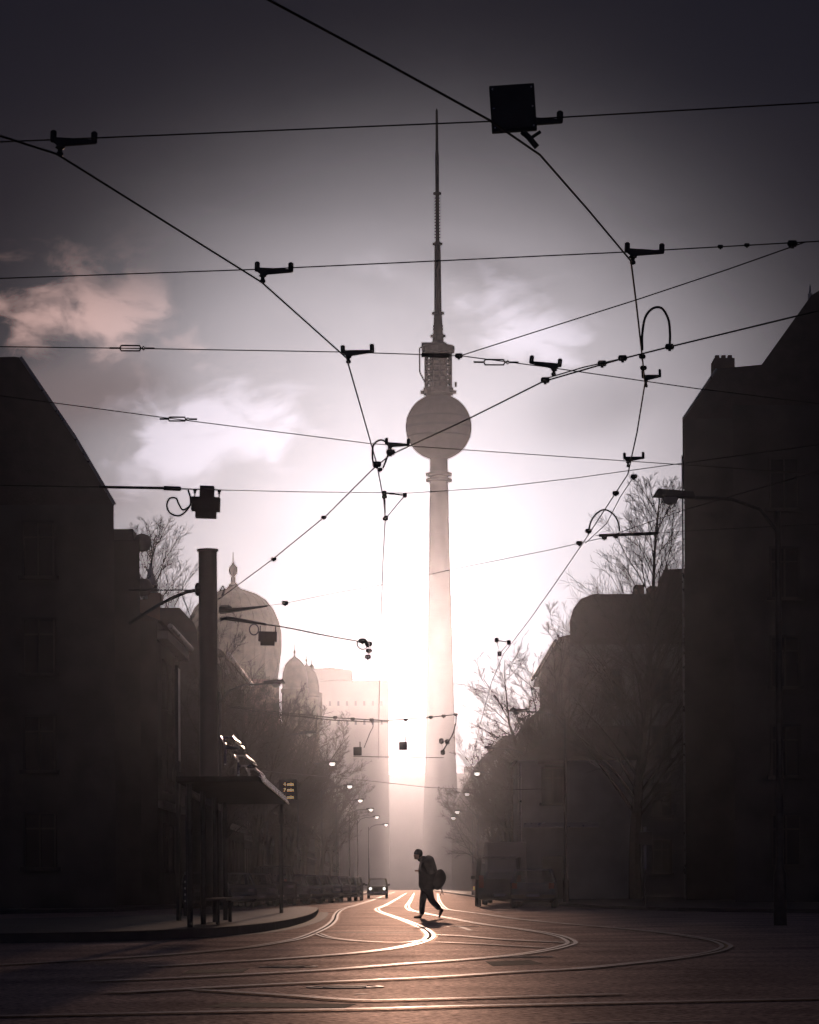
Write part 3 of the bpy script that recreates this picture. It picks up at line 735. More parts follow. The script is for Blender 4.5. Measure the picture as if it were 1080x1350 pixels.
# ------------------------------------------------------------------ trees
def tree_mesh(seed, H, style):
    rnd = random.Random(seed)
    tr, cr = MB(), MB()
    def path(p, d, L, n, wob, up):
        pts = [p]; d = d.normalized()
        for i in range(n):
            d = (d + Vector((rnd.gauss(0, wob), rnd.gauss(0, wob), rnd.gauss(0, wob) + up))).normalized()
            pts.append(pts[-1] + d * (L / n))
        return pts, d
    def taper(r0, r1, n): return [r0 + (r1 - r0) * i / (n - 1) for i in range(n)]
    def at(pts, t):
        f = t * (len(pts) - 1); i = min(int(f), len(pts) - 2)
        return pts[i].lerp(pts[i + 1], f - i), (pts[i + 1] - pts[i]).normalized()
    def side(d, ang):
        o = d.orthogonal().normalized(); o.rotate(Matrix.Rotation(rnd.uniform(0, 6.283), 3, d))
        return (d * math.cos(ang) + o * math.sin(ang)).normalized()
    def twigs(pts, L, r, lev):
        n = {1: 13, 2: 10}[lev]
        for j in range(n):
            t = rnd.uniform(.18, 1.0) if j else 1.0
            p, d = at(pts, min(t, .999))
            l = L * rnd.uniform(.28, .5) * (1.15 - .5 * t)
            q, _ = path(p, side(d, rnd.uniform(.35, .85)), l, 3, .13, .06)
            rr = min(.020, max(.008, r * (1 - .6 * t) * .45))
            cr.tube(q, taper(rr, .005, 4), 3, cap=False)
            if lev == 1: twigs(q, l * 1.05, rr, 2)
    lead, _ = path(Vector((0, 0, 0)), Vector((0, 0, 1)), H, 12, .035 if style == 0 else .05, .02)
    R0 = .017 * H
    if style == 0:
        tr.tube(lead, [R0 * (1 - .94 * (i / 12) ** .8) + .012 for i in range(13)], 7)
        nb = 66
        for i in range(nb):
            t = .20 + .78 * (i / nb)
            p, d = at(lead, t)
            az = i * 2.4 + rnd.uniform(-.4, .4); el = rnd.uniform(.65, .95) + .3 * t
            L = H * (.38 * (1 - t) ** .7 + .055) * rnd.uniform(.75, 1.1)
            q, _ = path(p, Vector((math.cos(az) * math.cos(el), math.sin(az) * math.cos(el), math.sin(el))), L, 5, .08, .02)
            r = max(.016, R0 * .32 * (1 - t) + .012)
            cr.tube(q, taper(r, .012, 6), 4, cap=False); twigs(q, L, r, 1)
    else:
        cut = 5
        stem = lead[:cut + 1]
        tr.tube(stem, [R0 * 1.15 * (1 - .35 * i / cut) for i in range(cut + 1)], 8)
        top = stem[-1]
        for i in range(7):
            t = .55 + .07 * i if i < 6 else 1
            p, d = at(stem, min(t, .999))
            az = i * 2.1 + rnd.uniform(-.4, .4); el = rnd.uniform(.75, 1.25)
            L = H * rnd.uniform(.40, .56)
            q, _ = path(p, Vector((math.cos(az) * math.cos(el), math.sin(az) * math.cos(el), math.sin(el))), L, 7, .10, .03)
            r = R0 * .55
            tr.tube(q, taper(r * .8, .022, 8), 6, cap=False)
            for j in range(12):
                tt = .15 + .85 * j / 12
                p2, d2 = at(q, min(tt, .999)); l2 = L * .42 * (1.1 - .5 * tt) * rnd.uniform(.7, 1.15)
                q2, _ = path(p2, side(d2, rnd.uniform(.45, .9)), l2, 5, .12, .05)
                r2_ = max(.018, r * (1 - tt) * .5)
                cr.tube(q2, taper(r2_, .011, 6), 4, cap=False); twigs(q2, l2, r2_, 1)
    return tr.mesh('trunk', M['bark']), cr.mesh('crown', M['twig'])
TM = [tree_mesh(3, 20, 0), tree_mesh(11, 17, 1), tree_mesh(23, 17, 1)]
TH = [20, 17, 17]
def tree(kind, px, D, ytop, label, rz, group):
    p = P(px, HY, D); zt = P(px, ytop, D).z; s = zt / TH[kind]
    r = empty('bare_tree', (p.x, D, 0), label, 'tree', group, rz); r.scale = (s, s, s)
    for nm, me in zip(('trunk', 'crown'), TM[kind]):
        o = bpy.data.objects.new(nm, me); COL.objects.link(o); o.parent = r
    return r
GT = 'bare trees along the street'
tree(0, 838, 159, 652, 'tall pointed bare tree rising before the rounded grey block', .4, GT)
tree(1, 722, 181, 800, 'spreading bare tree left of the rounded grey block', 1.1, GT)
tree(2, 765, 172, 845, 'bare tree half hidden against the rounded grey block', 2.6, GT)
tree(2, 668, 262, 925, 'bare tree behind the right lamps, reaching over the low annex', .3, GT)
tree(1, 650, 335, 985, 'small bare tree fading into haze on the right', 2.0, GT)
tree(2, 636, 420, 1010, 'faintest small bare tree deep in the right haze', 3.0, GT)
tree(0, 222, 214, 703, 'thin bare tree rising above the left turret house', 2.2, GT)
tree(1, 292, 128, 915, 'bare tree directly right of the tram mast base', .2, GT)
tree(2, 330, 151, 872, 'bare tree spreading over the foot of the big dome', 1.4, GT)
tree(1, 362, 178, 884, 'bare tree between the big dome and the turrets', 3.3, GT)
tree(2, 385, 224, 905, 'bare tree before the onion turrets', 4.4, GT)
tree(1, 403, 262, 940, 'bare tree right of the onion turrets', 5.1, GT)
tree(2, 420, 320, 988, 'hazy bare tree below the slab block', .9, GT)
tree(1, 436, 380, 1015, 'faint far bare tree at the left end of the street', 1.9, GT)

def tree_at(kind, x, y, h, label, rz):
    s_ = h / TH[kind]
    r = empty('bare_tree', (x, y, .1), label, 'tree', GT, rz); r.scale = (s_ * .9, s_ * .9, s_)
    for nm, me in zip(('trunk', 'crown'), TM[kind]):
        o = bpy.data.objects.new(nm, me); COL.objects.link(o); o.parent = r
rt = random.Random(5)
for i, y in enumerate((139.5, 164, 193, 208, 243)):
    tree_at(1 + i % 2, -8.3 + rt.uniform(-.4, .4), y, rt.uniform(11.2, 13.0), 'slim bare tree squeezed between two larger ones in the left tree row', rt.uniform(0, 6))
for i, y in enumerate((198, 214, 230, 246)):
    tree_at(1 + i % 2, 7.7 + rt.uniform(-.4, .4), y, rt.uniform(11.5, 13.6), 'slim bare tree squeezed between two larger ones in the right tree row', rt.uniform(0, 6))

# ------------------------------------------------------------------ street lamps
def make_lamp(label, loc, glass):
    r = empty('street_lamp', loc, label, 'street lamp', 'street lamps over the roadway')
    MB().lathe([(.13, 0), (.13, 1.0), (.08, 1.15), (.055, 8.1), (.0, 8.12)], n=12).build('pole', M['darkmetal'], r, smooth=True)
    MB().tube([(0, 0, 7.7), (.35, 0, 8.15), (.9, 0, 8.35), (1.85, 0, 8.4)], .035, 8).build('arm', M['darkmetal'], r, smooth=True)
    hd = MB()
    hd.add([(1.6, -.11, 8.36), (1.6, .11, 8.36), (2.45, .14, 8.40), (2.45, -.14, 8.40), (1.65, -.07, 8.50), (1.65, .07, 8.50), (2.35, .08, 8.56), (2.35, -.08, 8.56)],
           [(0, 1, 2, 3), (4, 7, 6, 5), (0, 4, 5, 1), (1, 5, 6, 2), (2, 6, 7, 3), (3, 7, 4, 0)])
    hd_ = hd.build('lamp_head', M['darkmetal'], r, bevel=.02)
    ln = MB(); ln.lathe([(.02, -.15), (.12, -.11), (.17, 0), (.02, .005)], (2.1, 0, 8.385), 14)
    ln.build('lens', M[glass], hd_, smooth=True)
    return r
lamp0 = make_lamp('nearest street lamp on the right, head poking out before the chimney house', (0, 0, 0), 'lampoff')
p = PZ(884, 655, 8.4); lamp0.location = (p.x + 2.1, p.y, 0); lamp0.rotation_euler = (0, 0, math.pi)
lamp1 = None
for px, py, lab in ((681, 938, 'street lamp with its dark head before the second bare tree on the right'), (646, 987, 'third street lamp on the right, before the far bare trees'), (629, 1019, 'fourth street lamp on the right, fading into haze'), (616, 1046, 'small hazy street lamp on the right, fifth of its row'), (603, 1070, 'street lamp nearest the street axis on the right, brightest of its row'), (598, 1078, 'last tiny street lamp of the right row')):
    p = PZ(px, py, 8.4)
    if py < 1000: dup(lamp0, (p.x + 2.1, p.y, 0), lab, math.pi)
    elif lamp1 is None: lamp1 = make_lamp(lab, (p.x + 2.1, p.y, 0), 'lampglint'); lamp1.rotation_euler = (0, 0, math.pi)
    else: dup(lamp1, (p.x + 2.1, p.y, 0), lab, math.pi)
for px, py, lab in ((364, 901, 'street lamp on the left before the foot of the big dome'), (408, 967, 'left street lamp below the onion turrets'), (438, 1006, 'left street lamp under the slab block edge'), (461, 1036, 'left street lamp below the slab block, fifth from the far end'), (475, 1055, 'left street lamp fourth from the far end of its row'), (489, 1067, 'left street lamp third from the far end of its row'), (497, 1077, 'left street lamp second from the far end of its row'), (509, 1087, 'left street lamp at the far end of its row')):
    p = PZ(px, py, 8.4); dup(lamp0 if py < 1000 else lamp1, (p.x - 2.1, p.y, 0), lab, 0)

# ------------------------------------------------------------------ overhead wires
GW = 'overhead tram wires'
def wire(pts, z, label, r=.0052, name='span_wire', cat='wire', ext=True, smooth=False, group='span wires across the crossing', zs=None):
    pp = [Vector((a, b, 0)) for a, b in pts]
    if smooth: pp = catmull(pp, 7)
    w = [PZ(q.x, q.y, z) for q in pp] if not zs else [PZ(q.x, q.y, zz_) for q, zz_ in zip(pp, zs)]
    root = w[0].copy()
    o = MB().tube([q - root for q in w], r, 6).build(name, M['wire'], None, loc=root, smooth=True)
    tag(o, label, cat, group)
    o['_d'] = 0; del o['_d']
    return o, w
def addpart(o, mb, name, m='darkmetal', **k):
    root = o.location
    mb.v = [(v[0] - root.x, v[1] - root.y, v[2] - root.z) for v in mb.v]
    return mb.build(name, M[m], o, **k)
def turnbuckle(o, px, py, z, L=36, h=7):
    p = PZ(px - L / 2, py - .1, z); q = PZ(px + L / 2, py + .1, z); s = q.y / F
    u = (q - p); b = MB(); up_ = Vector((0, 0, h * s / 2)); r = .9 * s * 1.3
    b.tube([p + u * .08 + up_, p + u * .75 + up_, p + u * .80, p + u * .75 - up_, p + u * .08 - up_, p + u * .03, p + u * .08 + up_], r, 6)
    b.tube([p + u * .83, p + u * .90 + up_ * .7, p + u * .97, p + u * .90 - up_ * .7, p + u * .83], r * .8, 6)
    b.tube([p - u * .35, p + u * .03], r * 1.1, 6); b.tube([p + u * .97, p + u * 1.3], r * 1.1, 6)
    addpart(o, b, 'turnbuckle', smooth=True)
def clampblob(o, pts, z, size=4, name='clamp'):
    for px, py in pts:
        p = PZ(px, py, z); s = p.y / F * size
        b = MB(); b.lathe([(.2 * s, -.75 * s), (.5 * s, -.55 * s), (.5 * s, .55 * s), (.2 * s, .75 * s)], tuple(p), 8, axis='x'); b.box((p.x, p.y, p.z - .45 * s), (.45 * s, .6 * s, .5 * s))
        addpart(o, b, name, smooth=False)
ZS, ZC = 5.85, 5.5
w, _ = wire([(-500, 208), (0, 187), (645, 160), (1080, 135), (1500, 110)], ZS, 'topmost span wire passing behind the square hanging sign')
w, _ = wire([(-450, 377), (0, 367), (340, 355), (830, 332), (1080, 318), (1450, 300)], ZS, 'second span wire from the top, crossing the antenna')
clampblob(w, [(950, 325), (985, 323)], ZS, 5); clampblob(w, [(1045, 321)], ZS, 9)
w, _ = wire([(-450, 456), (0, 457), (160, 459), (450, 464), (607, 469), (722, 484), (917, 512), (1300, 560)], ZS, 'span wire crossing just above the sphere, with turnbuckles')
turnbuckle(w, 175, 459, ZS); turnbuckle(w, 655, 477.5, ZS)
b = MB(); p, q = PZ(556, 468, ZS), PZ(592, 469, ZS); b.tube([p, q], .022, 8); addpart(w, b, 'insulator', smooth=True); clampblob(w, [(605, 469)], ZS, 7)
w, _ = wire([(607, 469), (720, 433), (840, 395), (960, 355), (1062, 319)], ZS, 'oblique wire rising right from the antenna base to the second span wire')
w, _ = wire([(-300, 482), (78, 532), (220, 551), (490, 585), (540, 588), (830, 608), (905, 613), (1300, 640)], ZS, 'span wire crossing the lower half of the sphere')
turnbuckle(w, 236, 552.5, ZS, 30, 5)
w, _ = wire([(290, 646), (400, 648.5), (540, 650), (650, 643), (760, 630), (905, 610), (1200, 570)], ZS, 'thin span wire from the left signal box sagging past the tower')
w, _ = wire([(785, 706), (862, 703.5), (904, 700), (1100, 690)], ZS, 'short span wire ending in a dark bar before the tall bare tree')
b = MB(); p, q = PZ(790, 706, ZS), PZ(868, 703, ZS); b.tube([p, q], .024, 8); addpart(w, b, 'insulator', smooth=True); clampblob(w, [(797, 709), (812, 707)], ZS, 5)
w, _ = wire([(290, 808), (330, 802), (378, 795), (440, 782), (498, 772), (600, 750), (725, 725), (800, 708), (903, 672), (1100, 615)], ZS, 'long faint span wire from the tram mast past the glowing tower, rising to the right')
clampblob(w, [(376, 795)], ZS, 6)
b = MB(); b.tube([PZ(291, 806, ZS), PZ(312, 804, ZS), PZ(352, 799, ZS)], [.05, .04, .014], 8); addpart(w, b, 'insulator', smooth=True)
# contact wires
GC = 'contact wires above the tracks'
c1, _ = wire([(200, -90), (355, 0), (500, 78), (645, 158), (712, 204), (775, 276), (832, 344), (839, 400), (846, 462), (850.5, 505), (840, 570), (828, 625), (800, 668), (770, 714), (735, 765), (700, 815), (664, 862), (648, 900), (632, 960), (618, 1030)], ZC, 'long contact wire passing the square sign and bending down the right side', .0075, 'contact_wire', group=GC)
clampblob(c1, [(847, 470), (848.5, 485), (764, 716), (776, 700), (836, 628), (812, 650)], ZC, 6)
c2, _ = wire([(-160, 130), (0, 179), (75, 203), (190, 275), (345, 372), (457, 472), (476, 538), (497, 612), (506, 660), (508, 684), (505, 740), (502, 830), (500, 920), (499, 1000)], ZC, 'contact wire falling from upper left to the looped junction left of the sphere', .0072, 'contact_wire', group=GC)
clampblob(c2, [(501, 619), (507, 655), (508, 684)], ZC, 5)
c3, _ = wire([(1450, 320), (1045, 418), (884, 457), (820, 473), (716, 503), (620, 551), (514, 600), (490, 620), (430, 680), (360, 737), (302, 780), (288, 790)], ZC, 'contact wire running from the right gable across the sphere to the tram mast', .0075, 'contact_wire', group=GC)
clampblob(c3, [(794, 479), (821, 472), (719, 501), (883, 457), (497, 612), (515, 596)], ZC, 8); clampblob(c3, [(427, 682), (361, 737)], ZC, 5)
c4, _ = wire([(716, 500), (770, 484), (832, 470)], ZC + .02, 'short doubled contact wire beside the right crossing', .006, 'contact_wire', group=GC)
c5, _ = wire([(836, 628), (818, 655), (800, 690), (772, 716)], ZC + .03, 'short doubled contact wire beside the right jumper arch', .006, 'contact_wire', group=GC)
# yokes on wires
def yoke(px, pts, z, label):
    ww = [PZ(a, b, z) for a, b in pts]; root = ww[0].copy()
    r = empty('wire_yoke', root, label, 'wire clamp', 'triangular wire yokes')
    MB().tube([q - root for q in ww], .011, 6).build('bar', M['wire'], r)
    for q in ww[:3]:
        s = q.y / F * 6; l = q - root
        MB().lathe([(.2 * s, -.6 * s), (.5 * s, -.4 * s), (.5 * s, .4 * s), (.2 * s, .6 * s)], tuple(l), 8).build('clamp', M['darkmetal'], r)
yoke(0, [(507, 650), (534, 653), (509, 683), (507, 650)], ZC + .02, 'small triangular yoke hanging below the looped junction')
yoke(0, [(655, 844), (671, 847), (659, 862), (655, 844)], ZC + .02, 'small triangular yoke low on the right contact wire')
# hangers
def make_hanger(label):
    r = empty('wire_hanger', (0, 0, 0), label, 'wire hanger', 'wire hangers on the span wires')
    arm = MB(); arm.prism([(-.035, .02), (.03, -.03), (.06, -.01), (.26, .012), (.26, .036), (.10, .042), (-.035, .045)], -.018, .018)
    arm.build('arm', M['darkmetal'], r, bevel=.004)
    for x in (-.025, .25):
        MB().lathe([(.016, -.01), (.022, 0), (.022, .062), (.012, .072)], (x, 0, .022), 10).build('end_cap', M['darkmetal'], r)
    cl_ = MB(); cl_.lathe([(.026, 0), (.034, -.012), (.016, -.024), (.016, -.036), (.024, -.046), (.024, -.062), (.012, -.07)], (.022, 0, -.012), 10)
    cl_.build('clamp', M['darkmetal'], r)
    return r
hang0 = None
for px, py, lab, mir, tilt in ((343, 360, 'wire hanger on the second span wire, upper left', 1, -.03), (456, 468, 'wire hanger left of the antenna base', 1, .04), (75, 190, 'wire hanger in the dark upper left corner of the sky', 1, -.04), (688, 163, 'wire hanger at the right side of the square hanging sign', 1, -.04), (831, 335, 'wire hanger on the second span wire above the right bend', 1, -.04), (734, 485, 'wire hanger pointing left between sphere and right jumper arch', -1, .12), (850, 500, 'wire hanger below the large jumper arch', .62, .05), (826, 607, 'wire hanger just left of the chimney house wall', .8, .03), (512, 588, 'wire hanger touching the lower left of the sphere', .9, -.05)):
    p = PZ(px, py, ZS - .03)
    if hang0 is None: hang0 = make_hanger(lab); o = hang0; o.location = p
    else: o = dup(hang0, p, lab)
    o.scale = (mir, abs(mir) if abs(mir) < .8 else 1, 1); o.rotation_euler = (0, -tilt if mir > 0 else tilt, 0)
# jumper loops
def loop(pts, z, label, r=.011, k=8, name='jumper_cable'):
    w = [PZ(q.x, q.y, z) for q in catmull([Vector((a, b, 0)) for a, b in pts], k)]
    root = w[0].copy(); D = sum(q.y for q in w) / len(w)
    # the cable hangs in one upright plane
    w = [P(q2.x, q2.y, PZ(pts[0][0], pts[0][1], z).y) for q2 in catmull([Vector((a, b, 0)) for a, b in pts], k)]
    root = w[0].copy()
    o = MB().tube([q - root for q in w], r, 8).build(name, M['box'], loc=root, smooth=True)
    return tag(o, label, 'cable', 'jumper cables between the wires')
loop([(847, 462), (847, 440), (852, 416), (862, 406), (872, 406), (881, 420), (883.5, 440), (883, 457)], ZC, 'large black jumper arch right of the tower above the chimney house')
loop([(493, 616), (491, 600), (493, 586), (502, 580), (510, 584), (513, 592), (510, 604), (505, 617)], ZC, 'round jumper loop on the junction left of the sphere')
loop([(776, 700), (780, 686), (788, 676), (797, 672), (808, 677), (815, 688), (817, 700)], ZC, 'jumper arch before the tall bare tree', .012)
# square hanging sign
def hangbox(name, label, cat, px0, py0, px1, py1, z, tilt=0):
    D = PZ((px0 + px1) / 2, (py0 + py1) / 2, z).y
    p, q = P(px0, py1, D), P(px1, py0, D); c = (p + q) / 2
    r = empty(name, c, label, cat, 'boxes hung from the wires'); r.rotation_euler = (0, -tilt, 0)
    w, h_ = q.x - p.x, q.z - p.z
    return r, w, h_, D
r, w_, h_, D = hangbox('hanging_sign', 'square dark sign panel hung at the top right of the tower', 'sign', 647, 112, 706, 174, ZS + .05, .06)
MB().box((0, 0, 0), (w_, .05, h_)).build('panel', M['box'], r, bevel=.006)
MB().bb(-w_ / 2 + .02, w_ / 2 - .02, -.032, -.026, -h_ / 2 + .02, h_ / 2 - .02).build('face_plate', M['darkmetal'], r)
bt = MB()
for i in (-1, 1):
    for j in (-.75, 0, .75): bt.lathe([(.006, -.002), (.006, .004), (.002, .006)], (i * w_ * .43, -.036, j * h_ * .55), 8, axis='y')
bt.build('bolt', M['galv'], r)
bk = MB(); bk.tube([(.05, 0, -h_ / 2), (.09, 0, -h_ / 2 - .04), (.14, 0, -h_ / 2 - .11)], .02, 8); bk.tube([(.10, 0, -h_ / 2 - .05), (.17, 0, -h_ / 2 - .01)], .012, 6)
bk.build('bracket', M['darkmetal'], r)
# signal box left
r, w_, h_, D = hangbox('signal_box', 'black signal box with cable loop hung above the tram mast', 'signal box', 253, 641, 290, 683, ZS, -.04)
bx = MB(); bx.bb(-w_ * .35, w_ * .38, -.09, .09, -h_ / 2, -h_ * .28); bx.bb(-w_ / 2, w_ / 2, -.11, .11, -h_ * .28, h_ * .14); bx.bb(-w_ * .22, w_ * .28, -.08, .08, h_ * .14, h_ / 2)
bx.build('housing', M['box'], r)
for x in (-w_ * .40, w_ * .46):
    MB().lathe([(.008, -.02), (.008, .06), (.022, .065), (.012, .08), (.024, .09), (.024, .11), (.006, .115)], (x, 0, h_ * .12), 10).build('suspension', M['darkmetal'], r)
o = loop([(248, 646), (251, 656), (251, 665), (246, 673), (236, 680), (224, 676), (220, 666), (224, 657), (232, 657), (236, 665), (241, 672), (248, 669), (254, 662)], ZS, 'curled cable left of the signal box', .012)
b = MB(); b.tube([PZ(-260, 638, ZS), PZ(60, 641, ZS)], .008, 6); o, _ = wire([(-260, 636), (112, 642), (240, 644.5), (292, 646)], ZS + .01, 'left part of the span wire holding the signal box', .009)
b = MB(); b.tube([PZ(130, 642, ZS + .01), PZ(215, 643.5, ZS + .01)], .018, 8); b.tube([PZ(216, 643.5, ZS + .01), PZ(238, 644.4, ZS + .01)], .030, 8); addpart(o, b, 'insulator', smooth=True)

# ------------------------------------------------------------------ tram mast with arms
DM = 78
mb_ = P(276.5, HY, DM); zt = P(275, 724, DM).z
r = empty('tram_mast', (mb_.x, DM, 0), 'thick black tram mast standing left of the domes', 'mast')
hw = 12.6 * DM / F
MB().lathe([(hw * 1.06, 0), (hw * 1.06, .5), (hw, .6), (hw * .97, zt - .06)], n=40).build('column', M['mast'], r, smooth=True)
MB().lathe([(hw * 1.12, zt - .06), (hw * 1.14, zt - .03), (hw * 1.1, zt)], n=28).build('cap', M['darkmetal'], r)
def lc(px, py, D=DM): return P(px, py, D) - Vector((mb_.x, DM, 0))
a_ = MB(); a_.tube([lc(264, 777), lc(245, 781), (lc(228, 788)), lc(210, 797), lc(170, 822)], [.05, .045, .045, .04, .035], 8); a_.build('bracket_arm', M['darkmetal'], r, smooth=True)
a_ = MB(); a_.tube([lc(264, 778), lc(170, 778)], .018, 6); a_.tube([lc(240, 784), lc(253, 818)], .014, 6); a_.build('stay', M['darkmetal'], r)
MB().lathe([(.12, -.09), (.17, -.05), (.17, .05), (.12, .09)], tuple(lc(262, 777)), 12, axis='x').build('arm_clamp', M['darkmetal'], r)
ins = MB(); ins.lathe([(.05, 0), (.10, .05), (.10, .25), (.05, .32)], tuple(lc(289, 803)), 10, axis='x'); ins.build('insulator', M['darkmetal'], r)
fl = MB(); fl.tube([lc(290, 779), lc(294, 772), lc(296, 777), lc(293, 786)], .03, 6); fl.build('hook', M['darkmetal'], r)
# right hand cable arm of the mast
o, _ = wire([(290, 816), (330, 821), (370, 826), (430, 838), (487, 848)], ZS, 'sloping cable from the tram mast carrying the small hanging box', .014, smooth=True)
clampblob(o, [(478, 845), (486, 849)], ZS, 7)
b = MB(); b.tube([PZ(291, 817, ZS), PZ(300, 814, ZS), PZ(318, 817, ZS), PZ(350, 823, ZS)], .026, 8); addpart(o, b, 'insulator', smooth=True)
ring = [(478 + 7 * math.cos(t * .6), 849 + 7 * math.sin(t * .6)) for t in range(12)]
loop(ring, ZS, 'small ring of cable at the end of the mast cable', .014, 3)
o, _ = wire([(487, 849), (486, 862), (485, 895)], ZC, 'short drop wire below the cable ring', .009)
clampblob(o, [(486.5, 858), (485, 866)], ZC, 6)
r, w_, h_, D = hangbox('signal_box', 'small black box hung before the right side of the big dome', 'signal box', 341, 833, 365, 851, ZS, -.03)
bx = MB(); bx.bb(-w_ / 2, w_ / 2, -.1, .1, -h_ * .2, h_ / 2); bx.bb(-w_ * .38, w_ * .38, -.09, .09, -h_ / 2, -h_ * .2); bx.build('housing', M['box'], r)
for x in (-w_ * .42, w_ * .42): MB().tube([(x, 0, h_ * .4), (x, 0, h_ * .95)], .012, 6).build('suspension', M['darkmetal'], r)
ring = [(335 + 6 * math.cos(t * .6), 830 + 7 * math.sin(t * .6)) for t in range(12)]
loop(ring, ZS, 'cable ring left of the small hanging box', .012, 3)
# distant double span
o, _ = wire([(300, 930), (358, 938), (440, 946.5), (510, 950), (560, 946.5), (602, 942)], ZS, 'distant sagging span wire crossing below the slab block, upper of two', .014)
clampblob(o, [(442, 946), (465, 948), (490, 949), (535, 949), (568, 945.5), (585, 944), (601, 942)], ZS, 4)
o, _ = wire([(300, 932), (358, 941), (440, 949.5), (490, 952), (512, 951.5)], ZS, 'distant sagging span wire crossing below the slab block, lower of two', .016)
loop([(490, 952), (492, 957), (488, 966), (484, 976), (480, 986)], ZS, 'cable hanging from the distant span wire to the left box', .012)
loop([(602, 943), (601, 954), (597, 968), (590, 980), (584, 990)], ZS, 'cable hanging at the right end of the distant span wire', .02)
o, _ = wire([(466, 997), (500, 998), (585, 999)], ZC - .3, 'thin horizontal tie below the two distant boxes', .013)
yoke(0, [(582, 977), (590, 978), (584, 992), (582, 977)], ZC - .1, 'yoke at the right end of the distant wires')
for (a0, b0_, a1, b1_), lab in (((466, 985, 477, 996), 'small dark box hanging before the slab block'), ((526, 978, 537, 989), 'small pale square box hanging in the bright gap before the tower')):
    r, w_, h_, D = hangbox('signal_box', lab, 'signal box', a0, b0_, a1, b1_, ZC - .1)
    MB().box((0, 0, 0), (w_, .2, h_)).build('housing', M['box'], r, bevel=.02)
    MB().tube([(w_ * .3, 0, h_ / 2), (w_ * .3, 0, h_ * 1.15)], .02, 6).build('suspension', M['darkmetal'], r)
o, _ = wire([(300, 1012), (430, 1024), (500, 1031), (562, 1038), (640, 1042), (720, 1040)], ZS, 'faint far span wire low over the street', .014)

# ------------------------------------------------------------------ tram stop
x_r = P(376, 1055, 64).x
z_r = 2.62
r = empty('tram_shelter', (x_r - 1.0, 57, .15), 'dark flat tram shelter on the traffic island', 'tram shelter')
rf = MB(); pl = [(G(341, 1023, z_r).x, G(341, 1023, z_r).y), (P(376, 1055, 64).x, 64.2)]
def rl(x, y): return (x - r.location.x, y - 57)
e0, e1 = Vector((pl[0][0], pl[0][1])), Vector((pl[1][0], pl[1][1]))
rf.slab([rl(e0.x - 1.35, e0.y), rl(e0.x, e0.y), rl(e1.x, e1.y), rl(e1.x - 1.35, e1.y)], z_r - .15 - .09, z_r - .15)
rf.build('roof', M['felt'], r, bevel=.01)
def edge_plate(mb, p, q, w_, n=(.86, .51)):
    tx, tz_ = -n[1], n[0]
    vs = []
    for c_ in (p, q):
        for a_, b_ in ((-.5, 0), (.5, 0), (.5, -.02), (-.5, -.02)):
            vs.append((c_[0] + tx * w_ * a_ + n[0] * b_, c_[1], c_[2] + tz_ * w_ * a_ + n[1] * b_))
    mb.add(vs, [(0, 1, 2, 3), (7, 6, 5, 4), (0, 4, 5, 1), (1, 5, 6, 2), (2, 6, 7, 3), (3, 7, 4, 0)])
ed = MB(); edge_plate(ed, rl(e0.x + .05, e0.y) + (z_r - .17,), rl(e1.x + .05, e1.y) + (z_r - .17,), .16, (.92, .39)); ed.build('roof_edge', M['galv'], r)
for t in (.08, .36, .64, .92):
    q = e0.lerp(e1, t); MB().tube([rl(q.x - 1.2, q.y) + (0,), rl(q.x - 1.2, q.y) + (z_r - .24,)], .05, 8).build('post', M['darkmetal'], r)
bp = MB()
q0, q1 = e0.lerp(e1, .1), e0.lerp(e1, .9); bp.slab([rl(q0.x - 1.26, q0.y), rl(q0.x - 1.28, q0.y), rl(q1.x - 1.28, q1.y), rl(q1.x - 1.26, q1.y)], .3, 2.2); bp.build('back_panel', M['clearglass'], r)
q0, q1 = e0.lerp(e1, .3), e0.lerp(e1, .7); bn = MB(); bn.slab([rl(q0.x - .75, q0.y), rl(q0.x - 1.12, q0.y), rl(q1.x - 1.12, q1.y), rl(q1.x - .75, q1.y)], .42, .47); 
for q in (q0.lerp(q1, .1), q0.lerp(q1, .9)): bn.tube([rl(q.x - .93, q.y) + (0,), rl(q.x - .93, q.y) + (.42,)], .04, 6)
bn.build('bench', M['darkmetal'], r)
# the curved roof hoops that catch the sun
for px, py, wd, hh in ((307, 979, 28, 13), (324, 1003, 27, 13), (337, 1019, 22, 10)):
    D = (2.86 - CH) * F / (HY - py)
    def hp(dx, dy): return P(px + dx, py + dy, D) - r.location
    f_ = MB(); f_.tube([hp(-wd * .5, -hh * .5), hp(-wd * .12, -hh * .5), hp(wd * .5, hh * .3)], .018, 6); f_.tube([hp(-wd * .38, hh * .55), hp(wd * .3, hh * .55)], .022, 6); f_.tube([hp(-wd * .42, -hh * .45), hp(-wd * .36, hh * .5)], .02, 6)
    f_.tube([hp(-wd * .36, hh * .5), hp(-wd * .36, hh * .5) + Vector((0, 0, -.25))], .02, 6)
    a_ = hp(wd * .08, -hh * .42); edge_plate(f_, a_, a_ + Vector((0, D * .055, 0)), .10)
    a_ = hp(-wd * .48, -hh * .35); edge_plate(f_, a_, a_ + Vector((0, .5, 0)), .12)
    f_.build('roof_hoop', M['galv'], r)
